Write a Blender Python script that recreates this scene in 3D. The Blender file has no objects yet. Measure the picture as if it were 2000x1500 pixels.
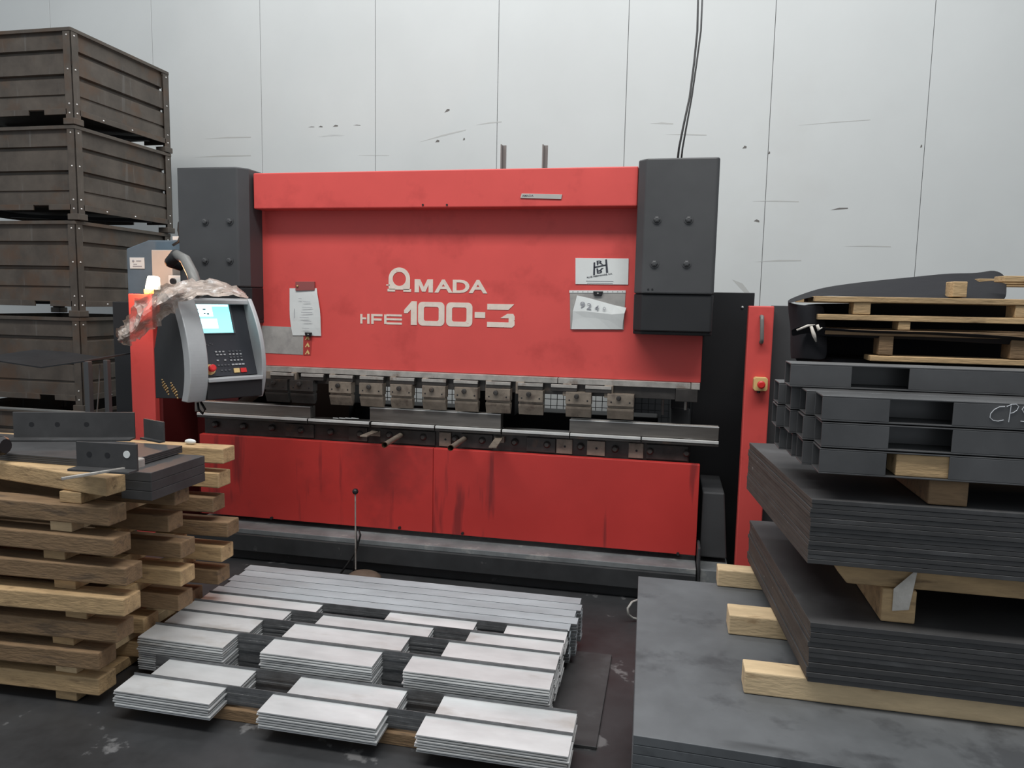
import bpy, math, random
from mathutils import Vector, Matrix, noise
random.seed(7)
C = bpy.context.scene.collection
sc = bpy.context.scene
PI = math.pi

# ------------------------------------------------------------------ camera
F = 1444.9
YAW, PITCH, ROLL = .2075, .1101, .0196
fw = Vector((-math.sin(YAW)*math.cos(PITCH), math.cos(YAW)*math.cos(PITCH), -math.sin(PITCH)))
r0 = fw.cross(Vector((0, 0, 1))).normalized(); u0 = r0.cross(fw)
RR = math.cos(ROLL)*r0 + math.sin(ROLL)*u0
UU = -math.sin(ROLL)*r0 + math.cos(ROLL)*u0
CAM = Vector((0, 0, 1.65))
cd = bpy.data.cameras.new('camera'); cam = bpy.data.objects.new('camera', cd); C.objects.link(cam)
cd.sensor_fit = 'HORIZONTAL'; cd.sensor_width = 36; cd.lens = F/2000*36; cd.clip_start = .05; cd.clip_end = 100
m = Matrix((RR, UU, -fw)).transposed().to_4x4(); m.translation = CAM
cam.matrix_world = m
sc.camera = cam

def at(px, py, Y=None, Z=None, X=None):
    d = RR*(px-1000)/F - UU*(py-750)/F + fw
    t = (Y/d.y) if Y is not None else ((Z-1.65)/d.z if Z is not None else X/d.x)
    return CAM + t*d

# ------------------------------------------------------------------ materials
MATS = {}
def mat(name, col, rough=.5, metal=0., var=.0, vscale=6., bump=0., bscale=30., spot=None, emit=0., alpha=1., trans=0., stretch=(1, 1, 1), scratch=None):
    if name in MATS: return MATS[name]
    M = bpy.data.materials.new(name); M.use_nodes = True
    N = M.node_tree.nodes; L = M.node_tree.links
    b = N['Principled BSDF']
    b.inputs['Base Color'].default_value = (*col, 1)
    b.inputs['Roughness'].default_value = rough; b.inputs['Metallic'].default_value = metal
    b.inputs['Alpha'].default_value = alpha
    b.inputs['Transmission Weight'].default_value = trans
    if emit:
        b.inputs['Emission Color'].default_value = (*col, 1); b.inputs['Emission Strength'].default_value = emit
    tc = N.new('ShaderNodeTexCoord'); oi = N.new('ShaderNodeObjectInfo')
    mp = N.new('ShaderNodeMapping'); mp.inputs['Scale'].default_value = stretch
    ad = N.new('ShaderNodeVectorMath'); ad.operation = 'ADD'
    ml = N.new('ShaderNodeMath'); ml.operation = 'MULTIPLY'; ml.inputs[1].default_value = 37.
    L.new(oi.outputs['Random'], ml.inputs[0])
    L.new(tc.outputs['Object'], mp.inputs['Vector']); L.new(mp.outputs[0], ad.inputs[0]); L.new(ml.outputs[0], ad.inputs[1])
    vec = ad.outputs[0]
    last = None
    if var:
        n = N.new('ShaderNodeTexNoise'); n.inputs['Scale'].default_value = vscale; n.inputs['Detail'].default_value = 6; n.inputs['Roughness'].default_value = .62
        L.new(vec, n.inputs['Vector'])
        r = N.new('ShaderNodeValToRGB'); r.color_ramp.elements[0].position = .28; r.color_ramp.elements[1].position = .72
        r.color_ramp.elements[0].color = (*[max(0, c*(1-var)) for c in col], 1)
        r.color_ramp.elements[1].color = (*[min(1, c*(1+var*.8)) for c in col], 1)
        L.new(n.outputs['Fac'], r.inputs[0]); last = r.outputs[0]
        rr = N.new('ShaderNodeMapRange'); rr.inputs[3].default_value = max(.05, rough-.12); rr.inputs[4].default_value = min(1, rough+.12)
        L.new(n.outputs['Fac'], rr.inputs[0]); L.new(rr.outputs[0], b.inputs['Roughness'])
    if spot:   # (colour, scale, threshold, softness, strength)
        scol, ss, th, so, st = spot
        n2 = N.new('ShaderNodeTexNoise'); n2.inputs['Scale'].default_value = ss; n2.inputs['Detail'].default_value = 5; n2.inputs['Roughness'].default_value = .6
        L.new(vec, n2.inputs['Vector'])
        mr = N.new('ShaderNodeMapRange'); mr.inputs[1].default_value = th; mr.inputs[2].default_value = th+so; mr.inputs[3].default_value = 0; mr.inputs[4].default_value = st
        L.new(n2.outputs['Fac'], mr.inputs[0])
        mx = N.new('ShaderNodeMix'); mx.data_type = 'RGBA'
        L.new(mr.outputs[0], mx.inputs[0])
        if last: L.new(last, mx.inputs[6])
        else: mx.inputs[6].default_value = (*col, 1)
        mx.inputs[7].default_value = (*scol, 1); last = mx.outputs[2]
    if scratch:  # (colour, stretch vec, scale, threshold, strength)
        scol, sv, ss, th, st = scratch
        m2 = N.new('ShaderNodeMapping'); m2.inputs['Scale'].default_value = sv; L.new(tc.outputs['Object'], m2.inputs['Vector'])
        n3 = N.new('ShaderNodeTexNoise'); n3.inputs['Scale'].default_value = ss; n3.inputs['Detail'].default_value = 4
        L.new(m2.outputs[0], n3.inputs['Vector'])
        mr = N.new('ShaderNodeMapRange'); mr.inputs[1].default_value = th; mr.inputs[2].default_value = th+.06; mr.inputs[3].default_value = 0; mr.inputs[4].default_value = st
        L.new(n3.outputs['Fac'], mr.inputs[0])
        mx = N.new('ShaderNodeMix'); mx.data_type = 'RGBA'; L.new(mr.outputs[0], mx.inputs[0])
        if last: L.new(last, mx.inputs[6])
        else: mx.inputs[6].default_value = (*col, 1)
        mx.inputs[7].default_value = (*scol, 1); last = mx.outputs[2]
    if last: L.new(last, b.inputs['Base Color'])
    if bump:
        n4 = N.new('ShaderNodeTexNoise'); n4.inputs['Scale'].default_value = bscale; n4.inputs['Detail'].default_value = 4
        L.new(vec, n4.inputs['Vector'])
        bp = N.new('ShaderNodeBump'); bp.inputs['Strength'].default_value = bump; bp.inputs['Distance'].default_value = .01
        L.new(n4.outputs['Fac'], bp.inputs['Height']); L.new(bp.outputs[0], b.inputs['Normal'])
    MATS[name] = M
    return M

RED = mat('red_paint', (.70, .085, .075), .5, 0, .07, 2.2, .02, 40, spot=((.32, .022, .02), 3.2, .56, .22, .5))
REDW = mat('worn_red_paint', (.57, .042, .036), .5, 0, .12, 1.6, .02, 40, spot=((.13, .02, .02), 1.5, .55, .16, .55), scratch=((.12, .02, .022), (5, 1, .55), 1.6, .62, .6))
DARK = mat('charcoal_paint', (.062, .064, .067), .5, 0, .12, 3, .02, 60)
DARKER = mat('black_paint', (.017, .018, .02), .55, 0, .15, 4, .02, 50)
BASEM = mat('worn_black_base_paint', (.038, .040, .042), .5, 0, .3, 5, .03, 40, spot=((.1, .1, .1), 9, .66, .04, .6))
LEDGE = mat('scuffed_grey_ledge', (.22, .235, .24), .55, .15, .35, 5, .03, 40, spot=((.42, .42, .4), 9, .58, .08, .5))
STEEL = mat('bare_steel', (.42, .40, .37), .5, .25, .3, 14, .05, 60, spot=((.16, .1, .07), 10, .56, .12, .6))
TOOL = mat('tool_steel', (.27, .225, .18), .42, .3, .3, 16, .04, 60, spot=((.09, .06, .05), 12, .55, .12, .6))
OILY = mat('oily_dark_steel', (.07, .064, .06), .38, .5, .35, 10, .04, 60, spot=((.15, .1, .07), 9, .6, .1, .5))
BRIGHT = mat('polished_edge_steel', (.74, .74, .72), .42, .35, .08, 20)
DIE = mat('ground_die_steel', (.20, .185, .17), .36, .7, .25, 8, .02, 60, stretch=(.3, 1, 3), scratch=((.6, .6, .58), (1, 1, 14), 6, .68, .5))
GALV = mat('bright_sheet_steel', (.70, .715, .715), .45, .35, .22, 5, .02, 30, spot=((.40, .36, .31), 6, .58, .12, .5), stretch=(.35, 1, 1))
CUTSHADE = mat('cut_edge_notch_shade', (.17, .175, .18), .45, .4, .3, 20)  # cut strip edges; on the lips, shade of the hollow notches painted in
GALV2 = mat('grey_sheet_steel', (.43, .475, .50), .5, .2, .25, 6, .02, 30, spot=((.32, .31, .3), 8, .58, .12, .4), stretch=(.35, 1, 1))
PLATE = mat('dark_mill_scale_plate', (.062, .062, .063), .55, .2, .3, 5, .03, 40, spot=((.13, .135, .14), 5, .58, .2, .5))
PLATEB = mat('dark_mill_scale_sheet', (.125, .133, .14), .55, .15, .25, 4, .03, 30, spot=((.045, .047, .052), 5, .55, .1, .6), scratch=((.035, .037, .04), (.8, 4, 1), 1.1, .66, .7))
TUBE = mat('dark_rolled_tube_steel', (.105, .106, .108), .42, .35, .22, 5, .02, 40)
CRATE = mat('rusty_grey_crate_steel', (.098, .083, .069), .6, .2, .35, 5, .08, 30, spot=((.12, .065, .035), 3.5, .52, .14, .55), scratch=((.17, .165, .155), (9, 9, .8), 2, .66, .4))
EDGE = mat('rusty_plate_edges', (.075, .062, .052), .75, .1, .3, 8, .1, 60, spot=((.45, .42, .38), 34, .70, .02, .8))
WOOD = mat('pallet_wood', (.49, .335, .175), .75, 0, .36, 5, .25, 26, spot=((.13, .08, .042), 7, .57, .14, .75), stretch=(1, 5, 5))
WOODD = mat('weathered_pallet_wood', (.235, .15, .08), .8, 0, .4, 5, .3, 26, spot=((.07, .05, .035), 5, .54, .14, .75), stretch=(1, 5, 5))
WOODL = mat('fresh_sawn_wood', (.66, .50, .30), .7, 0, .2, 6, .2, 30, spot=((.33, .2, .1), 9, .62, .1, .6), stretch=(1, 4, 4))
WALL = mat('painted_wall_panel', (.655, .675, .665), .6, 0, .05, .8, .02, 20, spot=((.50, .47, .43), .55, .6, .25, .3), scratch=((.3, .3, .29), (1.0, 1, 8), 1.4, .76, .55))
JOINT = mat('wall_joint_grey', (.42, .43, .43), .8)
FLOOR = mat('oily_concrete_floor', (.040, .041, .043), .42, 0, .4, 3, .12, 9, spot=((.23, .23, .23), 6, .62, .05, .6))
CREAM = mat('cream_letter_paint', (.80, .69, .60), .6, 0, .1, 20, 0, 1, spot=((.55, .1, .08), 60, .66, .03, .9))
WHITE = mat('white_paper', (.72, .75, .74), .7, 0, .05, 8)
GREYP = mat('grey_smudged_plastic', (.40, .39, .37), .4, 0, .2, 9, .05, 20, spot=((.24, .23, .23), 14, .5, .2, .5))
INK = mat('dark_ink', (.035, .04, .055), .6)
SOFTINK = mat('faded_ink', (.33, .34, .37), .6)
BLACKP = mat('black_plastic', (.014, .014, .016), .4)
SILVER = mat('silver_grey_housing', (.43, .45, .46), .42, .1, .08, 6, .02, 60)
PANEL = mat('dark_keypad_panel', (.030, .032, .040), .35, 0, .1, 8)
KEYW = mat('pale_key', (.42, .43, .44), .5)
KEYG = mat('grey_key', (.10, .105, .115), .5)
YEL = mat('yellow_plastic', (.72, .52, .22), .5)
BRASS = mat('brass_tip', (.65, .45, .22), .3, .9)
REDB = mat('red_button', (.70, .03, .03), .35)
BLUE = mat('blue_grey_paint', (.115, .16, .20), .5, 0, .15, 4, .02, 40)
LGREY = mat('light_grey_box', (.46, .45, .42), .5, 0, .08, 6)
ARMG = mat('arm_grey', (.20, .20, .19), .45, 0, .08, 6)
RUBBER = mat('black_rubber', (.02, .02, .02), .5)
TARP = mat('black_film', (.016, .016, .019), .75, 0, .25, 6, .5, 7)
CHALK = mat('white_chalk', (.55, .57, .60), .9)
FILMW = mat('cloudy_plastic_film', (.56, .47, .41), .16, 0, .3, 14, .35, 22, spot=((.80, .76, .73), 16, .58, .06, .9), alpha=.8)
_n = FILMW.node_tree.nodes; _l = FILMW.node_tree.links; _t = _n.new('ShaderNodeTexNoise'); _t.inputs['Scale'].default_value = 11; _t.inputs['Detail'].default_value = 4
_c = _n.new('ShaderNodeTexCoord'); _l.new(_c.outputs['Object'], _t.inputs['Vector']); _m = _n.new('ShaderNodeMapRange')
_m.inputs[1].default_value = .4; _m.inputs[2].default_value = .6; _m.inputs[3].default_value = .6; _m.inputs[4].default_value = .93
_l.new(_t.outputs['Fac'], _m.inputs[0]); _l.new(_m.outputs[0], _n['Principled BSDF'].inputs['Alpha'])
SCRB = mat('screen_cyan', (.35, .93, 1.0), .3, emit=.95)
SCRW = mat('screen_white', (.96, .98, 1.0), .3, emit=1.05)
LAMP = mat('lit_lamp_lens', (1., .93, .80), .3, emit=5.)
TAPE = mat('clear_tape', (.62, .58, .52), .25, 0, .2, 20, .4, 30)
BROWN = mat('rusty_brown_casting', (.13, .095, .07), .7, .2, .3, 14, .2, 30)

# ------------------------------------------------------------------ mesh helpers
WL = {}     # world location of parents
class MB:
    def __init__(s): s.v = []; s.f = []; s.mi = []; s.smooth = False
    def add(s, vs, fs, mi=0):
        o = len(s.v); s.v += [Vector(v) for v in vs]
        for f in fs: s.f.append([i+o for i in f]); s.mi.append(mi)
        return s
    def box(s, x0, x1, y0, y1, z0, z1, mi=0):
        vs = [(x, y, z) for x in (x0, x1) for y in (y0, y1) for z in (z0, z1)]
        return s.add(vs, [(0, 1, 3, 2), (4, 6, 7, 5), (0, 4, 5, 1), (2, 3, 7, 6), (0, 2, 6, 4), (1, 5, 7, 3)], mi)
    def tbox(s, M, sx, sy, sz, mi=0):   # centred box under a transform
        o = len(s.v); s.box(-sx/2, sx/2, -sy/2, sy/2, -sz/2, sz/2, mi)
        for i in range(o, len(s.v)): s.v[i] = M @ s.v[i]
        return s
    def beam(s, a, b, w, h, up=(0, 0, 1), mi=0):
        a = Vector(a); b = Vector(b); d = b-a; x = d.normalized(); y = Vector(up).cross(x).normalized(); z = x.cross(y)
        M = Matrix((x, y, z)).transposed().to_4x4(); M.translation = (a+b)/2
        return s.tbox(M, d.length, w, h, mi)
    def prism(s, poly, axis, a0, a1, mi=0):  # poly in the two other axes
        def p(u, v, a): return {'x': (a, u, v), 'y': (u, a, v), 'z': (u, v, a)}[axis]
        n = len(poly)
        vs = [p(u, v, a0) for u, v in poly]+[p(u, v, a1) for u, v in poly]
        fs = [list(range(n)), list(range(2*n-1, n-1, -1))]+[(i, (i+1) % n, (i+1) % n+n, i+n) for i in range(n)]
        return s.add(vs, fs, mi)
    def tube(s, pts, r, n=10, mi=0, cap=True, closed=False):
        pts = [Vector(p) for p in pts]; rs = r if isinstance(r, (list, tuple)) else [r]*len(pts)
        o = len(s.v); up = None; N = len(pts)
        for i, p in enumerate(pts):
            t = (pts[min(i+1, N-1)]-pts[max(i-1, 0)]).normalized()
            if up is None: up = Vector((0, 0, 1)) if abs(t.z) < .9 else Vector((1, 0, 0))
            a = t.cross(up).normalized(); up = a.cross(t).normalized()
            for k in range(n):
                th = 2*PI*k/n; s.v.append(p+rs[i]*(math.cos(th)*a+math.sin(th)*up))
        for i in range(N-1):
            for k in range(n):
                s.f.append([o+i*n+k, o+i*n+(k+1) % n, o+(i+1)*n+(k+1) % n, o+(i+1)*n+k]); s.mi.append(mi)
        if cap:
            s.f.append([o+k for k in range(n)]); s.mi.append(mi); s.f.append([o+(N-1)*n+k for k in range(n-1, -1, -1)]); s.mi.append(mi)
        return s
    def ball(s, c, r, mi=0, n=14, sc_=(1, 1, 1)):
        c = Vector(c); o = len(s.v); m_ = n//2
        for i in range(m_+1):
            ph = PI*i/m_
            for k in range(n):
                th = 2*PI*k/n; s.v.append(c+Vector((r*sc_[0]*math.sin(ph)*math.cos(th), r*sc_[1]*math.sin(ph)*math.sin(th), r*sc_[2]*math.cos(ph))))
        for i in range(m_):
            for k in range(n): s.f.append([o+i*n+k, o+(i+1)*n+k, o+(i+1)*n+(k+1) % n, o+i*n+(k+1) % n]); s.mi.append(mi)
        return s
    def text(s, body, x, y, z, h, w=None, bold=0., ext=.002, mi=0, rot=0., M=None, shear=0., flip=False):
        cu = bpy.data.curves.new('t', 'FONT'); cu.body = body; cu.size = 1; cu.offset = bold; cu.extrude = 0; cu.shear = shear; cu.resolution_u = 4
        ob = bpy.data.objects.new('t', cu); me = bpy.data.meshes.new_from_object(ob)
        xs = [v.co.x for v in me.vertices]; ys = [v.co.y for v in me.vertices]
        bx, by = min(xs), min(ys); bw = max(xs)-bx; bh = max(ys)-by
        sy = h/bh; sx = (w/bw) if w else sy
        def tr(v):
            u, q = (v.co.x-bx)*sx, (v.co.y-by)*sy
            if flip: q = h-q
            u, q = u*math.cos(rot)-q*math.sin(rot), u*math.sin(rot)+q*math.cos(rot)
            p = Vector((x+u, y, z+q)) if M is None else M @ Vector((x+u, y, z+q))
            return p
        n = len(me.vertices); vs = [tr(v) for v in me.vertices]
        off = Vector((0, -ext, 0)) if M is None else (M.to_3x3() @ Vector((0, -ext, 0)))
        fs = [list(p.vertices) for p in me.polygons]
        cnt = {}
        for f in fs:
            for i in range(len(f)):
                e = (f[i], f[(i+1) % len(f)]); cnt[e] = 1
        side = [(a, b, b+n, a+n) for (a, b) in cnt if (b, a) not in cnt]
        s.add(vs+[v+off for v in vs], [[i+n for i in f] for f in fs]+side, mi)
        bpy.data.objects.remove(ob); bpy.data.curves.remove(cu); bpy.data.meshes.remove(me)
        return s
    def build(s, name, m_, parent=None, local=False, bev=0., smooth=False, sub=0, solid=0., origin=None):
        me = bpy.data.meshes.new(name)
        if parent is None:
            if origin is None:
                xs = [v.x for v in s.v]; ys = [v.y for v in s.v]; zs = [v.z for v in s.v]
                origin = Vector(((min(xs)+max(xs))/2, (min(ys)+max(ys))/2, min(zs)))
            origin = Vector(origin); off = origin
        else:
            off = Vector() if local else WL[parent]
            if not local and s.v and parent.parent is not None: off = WL[parent]
        me.from_pydata([v-off for v in s.v], [], s.f)
        ms = m_ if isinstance(m_, (list, tuple)) else [m_]
        for q in ms: me.materials.append(q)
        for p, mi in zip(me.polygons, s.mi): p.material_index = min(mi, len(ms)-1); p.use_smooth = smooth
        import bmesh
        bm = bmesh.new(); bm.from_mesh(me); bmesh.ops.recalc_face_normals(bm, faces=bm.faces); bm.to_mesh(me); bm.free()
        ob = bpy.data.objects.new(name, me); C.objects.link(ob)
        if parent is None: ob.location = off; WL[ob] = off.copy()
        else: ob.parent = parent; WL[ob] = WL[parent].copy()
        if solid:
            q = ob.modifiers.new('solid', 'SOLIDIFY'); q.thickness = solid; q.offset = 0
        if sub:
            q = ob.modifiers.new('sub', 'SUBSURF'); q.levels = sub; q.render_levels = sub
        if bev:
            q = ob.modifiers.new('bevel', 'BEVEL'); q.width = bev; q.segments = 2; q.limit_method = 'ANGLE'; q.angle_limit = .7
        return ob

def tag(o, label=None, cat=None, group=None, kind=None):
    if label: o['label'] = label
    if cat: o['category'] = cat
    if group: o['group'] = group
    if kind: o['kind'] = kind
    return o
def empty(name, loc, label, cat, group=None, rz=0):
    o = bpy.data.objects.new(name, None); C.objects.link(o); o.location = loc; o.rotation_euler = (0, 0, rz); o.empty_display_size = .1
    WL[o] = Vector(loc); return tag(o, label, cat, group)
def copy_tree(o, parent=None):
    c = o.copy(); C.objects.link(c); WL[c] = WL[o].copy()
    if parent: c.parent = parent
    for ch in list(o.children): copy_tree(ch, c)
    return c
def place(o, x, y, z, rz=None):
    o.location = (x, y, z)
    if rz is not None: o.rotation_euler = (0, 0, rz)
    return o
def struct(name, mb, m_, **k): return tag(mb.build(name, m_, **k), kind='structure')

# ------------------------------------------------------------------ setting
struct('floor', MB().box(-14, 8, -3, 7.3, -.1, 0), FLOOR)
w = MB()
js = [-14, -12.65, -11.43, -10.21, -8.99, -7.77, -6.55, -5.33, -4.105, -2.886, -1.666, -.47, .784, 2.043, 3.27, 4.5, 5.72, 8]
for a, b in zip(js[:-1], js[1:]): w.box(a+.0025, b-.0025, 7.0, 7.12, 0, 7.0)
w.box(-14, 8, 7.02, 7.3, 0, 7.0, 1)
wb = struct('wall_back', w, [WALL, JOINT], bev=.002)
q = MB()
def wm(x, y, l, h, sl=0):
    p = at(x, y, Y=7.0); p2 = at(x+l, y+sl, Y=7.0); q.prism([(p.x, p.z-h/2), (p2.x, p2.z-h/3), (p2.x, p2.z+h/2), ((p.x+p2.x)/2, (p.z+p2.z)/2+h*.8)], 'y', 6.9992, 7.001)
for a_ in ((1622, 409, 34, .012, -2), (1472, 430, 11, .018, 3), (1450, 288, 8, .02, 0), (1500, 299, 4, .02, 0), (868, 218, 10, .02, -3), (1797, 286, 4, .02, 0), (1340, 384, 3, .015), (622, 247, 8, .012, 1), (650, 246, 10, .014, 0), (602, 248, 12, .006, 0), (690, 244, 14, .006, 1), (850, 276, 8, .02, 0), (904, 272, 4, .02, 0)): wm(*a_)
wmo = q.build('scuff_mark', mat('grey_scuff', (.17, .16, .15), .8), wb)
q = MB()
for a_ in ((820, 276, 90, .012, -22), (930, 243, 50, .01, -5), (1270, 240, 45, .012, 2), (1300, 262, 80, .01, 2), (1470, 392, 90, .008, 2), (1475, 510, 90, .012, -1), (1430, 540, 40, .05, 45), (1650, 480, 90, .008, 2), (1560, 244, 140, .006, -10), (700, 303, 60, .005, 1), (400, 270, 90, .01, -2), (380, 306, 110, .012, -2)): wm(*a_)
q.build('faint_smear', mat('faint_wall_smear', (.52, .525, .505), .7), wb)

TARP.node_tree.nodes['Principled BSDF'].inputs['Specular IOR Level'].default_value = .2
# ------------------------------------------------------------------ press brake
PB = empty('press_brake', (-1.375, 4.6, 0), 'large red and charcoal sheet-metal bending press standing against the pale wall', 'machine')
def part(name, mb, m_, parent=PB, **k): return mb.build(name, m_, parent, **k)
# ram
ram = part('ram', MB().prism([(-2.945, 1.222), (.184, 1.222), (.184, 1.62), (-.15, 1.62), (-.15, 2.25), (-2.6, 2.25), (-2.6, 1.62), (-2.945, 1.62)], 'y', 4.25, 4.33), RED, bev=.003)
# lettering
lm = MB()
def ring(lm, cx, cz, R, r, zb, y, n=40):
    outer = []; inner = []
    for k in range(n):
        th = 2*PI*k/n; c, s_ = math.cos(th), math.sin(th)
        if s_ >= 0: o = (cx+R*c, cz+R*s_)
        else:
            t = min(R/abs(c) if abs(c) > 1e-6 else 9, (cz-zb)/abs(s_)); o = (cx+t*c, cz+t*s_)
        outer.append(o); inner.append((cx+r*c, cz+r*s_))
    vs = [(u, y, v) for u, v in outer]+[(u, y, v) for u, v in inner]+[(u, y-.002, v) for u, v in outer]+[(u, y-.002, v) for u, v in inner]
    fs = []
    for k in range(n):
        j = (k+1) % n
        fs += [(2*n+k, 2*n+j, 3*n+j, 3*n+k), (k, j, 2*n+j, 2*n+k), (n+k, 3*n+k, 3*n+j, n+j)]
    lm.add(vs, fs)
YL = 4.2495
ring(lm, -1.599, 1.776, .068, .042, 1.712, YL)
for x0, x1 in ((-1.674, -1.625), (-1.573, -1.524)): lm.box(x0, x1, YL-.002, YL, 1.700, 1.716)
lm.box(-1.682, -1.66, YL-.002, YL, 1.735, 1.742)
def MP(u, v): return (-1.502+.115*u, 1.698+.078*v)
lm.prism([MP(*p) for p in ((0, 0), (.24, 0), (.24, .58), (.40, .06), (.60, .06), (.76, .58), (.76, 0), (1, 0), (1, 1), (.70, 1), (.5, .42), (.30, 1), (0, 1))], 'y', YL-.002, YL)
lm.text('ADA', -1.378, YL, 1.698, .078, .325, bold=.03, ext=.002)
def rect(x0, x1, z0, z1): lm.box(x0, x1, YL-.002, YL, z0, z1)
# H F E
rect(-1.85, -1.836, 1.502, 1.56); rect(-1.836, -1.812, 1.528, 1.540); rect(-1.805, -1.790, 1.502, 1.562)
rect(-1.779, -1.763, 1.502, 1.562); rect(-1.763, -1.706, 1.549, 1.562); rect(-1.763, -1.712, 1.523, 1.536)
for z0 in (1.502, 1.527, 1.551): rect(-1.68, -1.582, z0, z0+.012)
rect(-1.695, -1.68, 1.504, 1.561)
# 1 0 0 - 3
lm.prism([(-1.525, 1.502), (-1.487, 1.502), (-1.487, 1.644), (-1.52, 1.644), (-1.568, 1.59), (-1.568, 1.572), (-1.546, 1.572), (-1.525, 1.594)], 'y', YL-.002, YL)
def zero(x0, x1, z0, z1, t=.036):
    n = 8; rad = .028
    def rr_(x0, x1, z0, z1, rd):
        p = []
        for cx, cz, a0 in ((x1-rd, z1-rd, 0), (x0+rd, z1-rd, 90), (x0+rd, z0+rd, 180), (x1-rd, z0+rd, 270)):
            for k in range(n): a = math.radians(a0+90*k/(n-1)); p.append((cx+rd*math.cos(a), cz+rd*math.sin(a)))
        return p
    o = rr_(x0, x1, z0, z1, rad); i = rr_(x0+t, x1-t, z0+t*.8, z1-t*.8, .012); N = len(o)
    vs = [(u, YL, v) for u, v in o]+[(u, YL, v) for u, v in i]+[(u, YL-.002, v) for u, v in o]+[(u, YL-.002, v) for u, v in i]
    fs = []
    for k in range(N):
        j = (k+1) % N
        fs += [(2*N+k, 2*N+j, 3*N+j, 3*N+k), (k, j, 2*N+j, 2*N+k), (N+k, 3*N+k, 3*N+j, N+j)]
    lm.add(vs, fs)
zero(-1.479, -1.314, 1.5, 1.642); zero(-1.303, -1.142, 1.5, 1.642)
rect(-1.128, -1.064, 1.554, 1.588)
lm.prism([(-1.052, 1.604), (-.925, 1.604), (-.890, 1.638), (-1.052, 1.638)], 'y', YL-.002, YL)
lm.prism([(-1.052, 1.502), (-.900, 1.502), (-.886, 1.516), (-.886, 1.566), (-.895, 1.582), (-.930, 1.582), (-.972, 1.556), (-.922, 1.556), (-.922, 1.532), (-1.052, 1.532)], 'y', YL-.002, YL)
lt = part('lettering', lm, CREAM, ram); lt['label'] = 'cream brand and type lettering'
# top cover
tc_ = part('top_cover', MB().box(-2.484, -.198, 4.13, 4.5, 2.18, 2.39), RED, bev=.006)
b = MB()
for px in (826, 873):
    p = at(px, 400, Y=4.13); b.tube([(p.x, 4.131, p.z), (p.x, 4.126, p.z)], .006, 10)
part('screw', b, DARKER, tc_)
np_ = part('nameplate', MB().prism([(-.842, 2.228), (-.612, 2.219), (-.607, 2.245), (-.835, 2.252)], 'y', 4.124, 4.131), LGREY, tc_, bev=.001)
np_['label'] = 'small silver nameplate'
part('nameplate_text', MB().text('AMADA', -.832, 4.1245, 2.233, .012, .065, bold=.02, ext=.0006), INK, tc_)
# column covers
def cover(x0, x1, zb, zt, name, chl, chr_):
    cv = MB()
    c1 = .045
    pl = [(x0+(c1 if chl else 0), 4.05), (x1-(c1 if chr_ else .012), 4.05), (x1, 4.05+(c1*1.3 if chr_ else .012)), (x1, 4.75), (x0, 4.75), (x0, 4.05+(c1 if chl else 0))]
    cv.prism(pl, 'z', 1.71, zt)
    o = part(name, cv, DARK, bev=.008)
    pl2 = [(x, y+.012 if y < 4.3 else y) for x, y in pl]
    lo = MB()
    # lower skirt with rounded bottom
    lo.prism(pl2, 'z', zb+.02, 1.708)
    lo.prism([(x, y+.02 if y < 4.3 else y) for x, y in pl2], 'z', zb, zb+.022)
    part('cover_skirt', lo, DARKER, o, bev=.006)
    return o
cr = cover(-.195, .222, 1.49, 2.415, 'column_cover', True, False)
cl = cover(-2.94, -2.50, 1.49, 2.415, 'column_cover', False, True)
for cv, pxs in ((cr, ((1283, 429), (1345, 429), (1278, 515), (1341, 515))), (cl, ((401, 433), (449, 432), (401, 509), (449, 509)))):
    for px in pxs:
        p = at(*px, Y=4.05); q = MB(); q.tube([(p.x, 4.052, p.z), (p.x, 4.046, p.z)], .024, 16)
        q.tube([(p.x, 4.048, p.z), (p.x, 4.036, p.z), (p.x, 4.033, p.z)], [.019, .016, .009], 6)
        part('cover_bolt', q, DARK, cv)
q = MB()
for px in ((1266, 565), (1274, 565)):
    p = at(*px, Y=4.05); q.tube([(p.x, 4.051, p.z), (p.x, 4.047, p.z)], .005, 8)
part('screw', q, BLACKP, cr)
# frame body
part('side_frame', MB().prism([(4.45, 0), (5.5, 0), (5.5, 2.2), (4.45, 2.2), (4.45, 1.5), (4.78, 1.4), (4.78, 1.0), (4.45, .9)], 'x', -2.9, -2.78), DARKER, bev=.004)
part('side_frame', MB().prism([(4.45, 0), (5.5, 0), (5.5, 2.2), (4.45, 2.2), (4.45, 1.5), (4.78, 1.4), (4.78, 1.0), (4.45, .9)], 'x', .03, .15), DARKER, bev=.004)
part('rear_housing', MB().box(-2.9, .15, 4.5, 5.35, 1.42, 2.3), DARKER, bev=.01)
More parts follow.
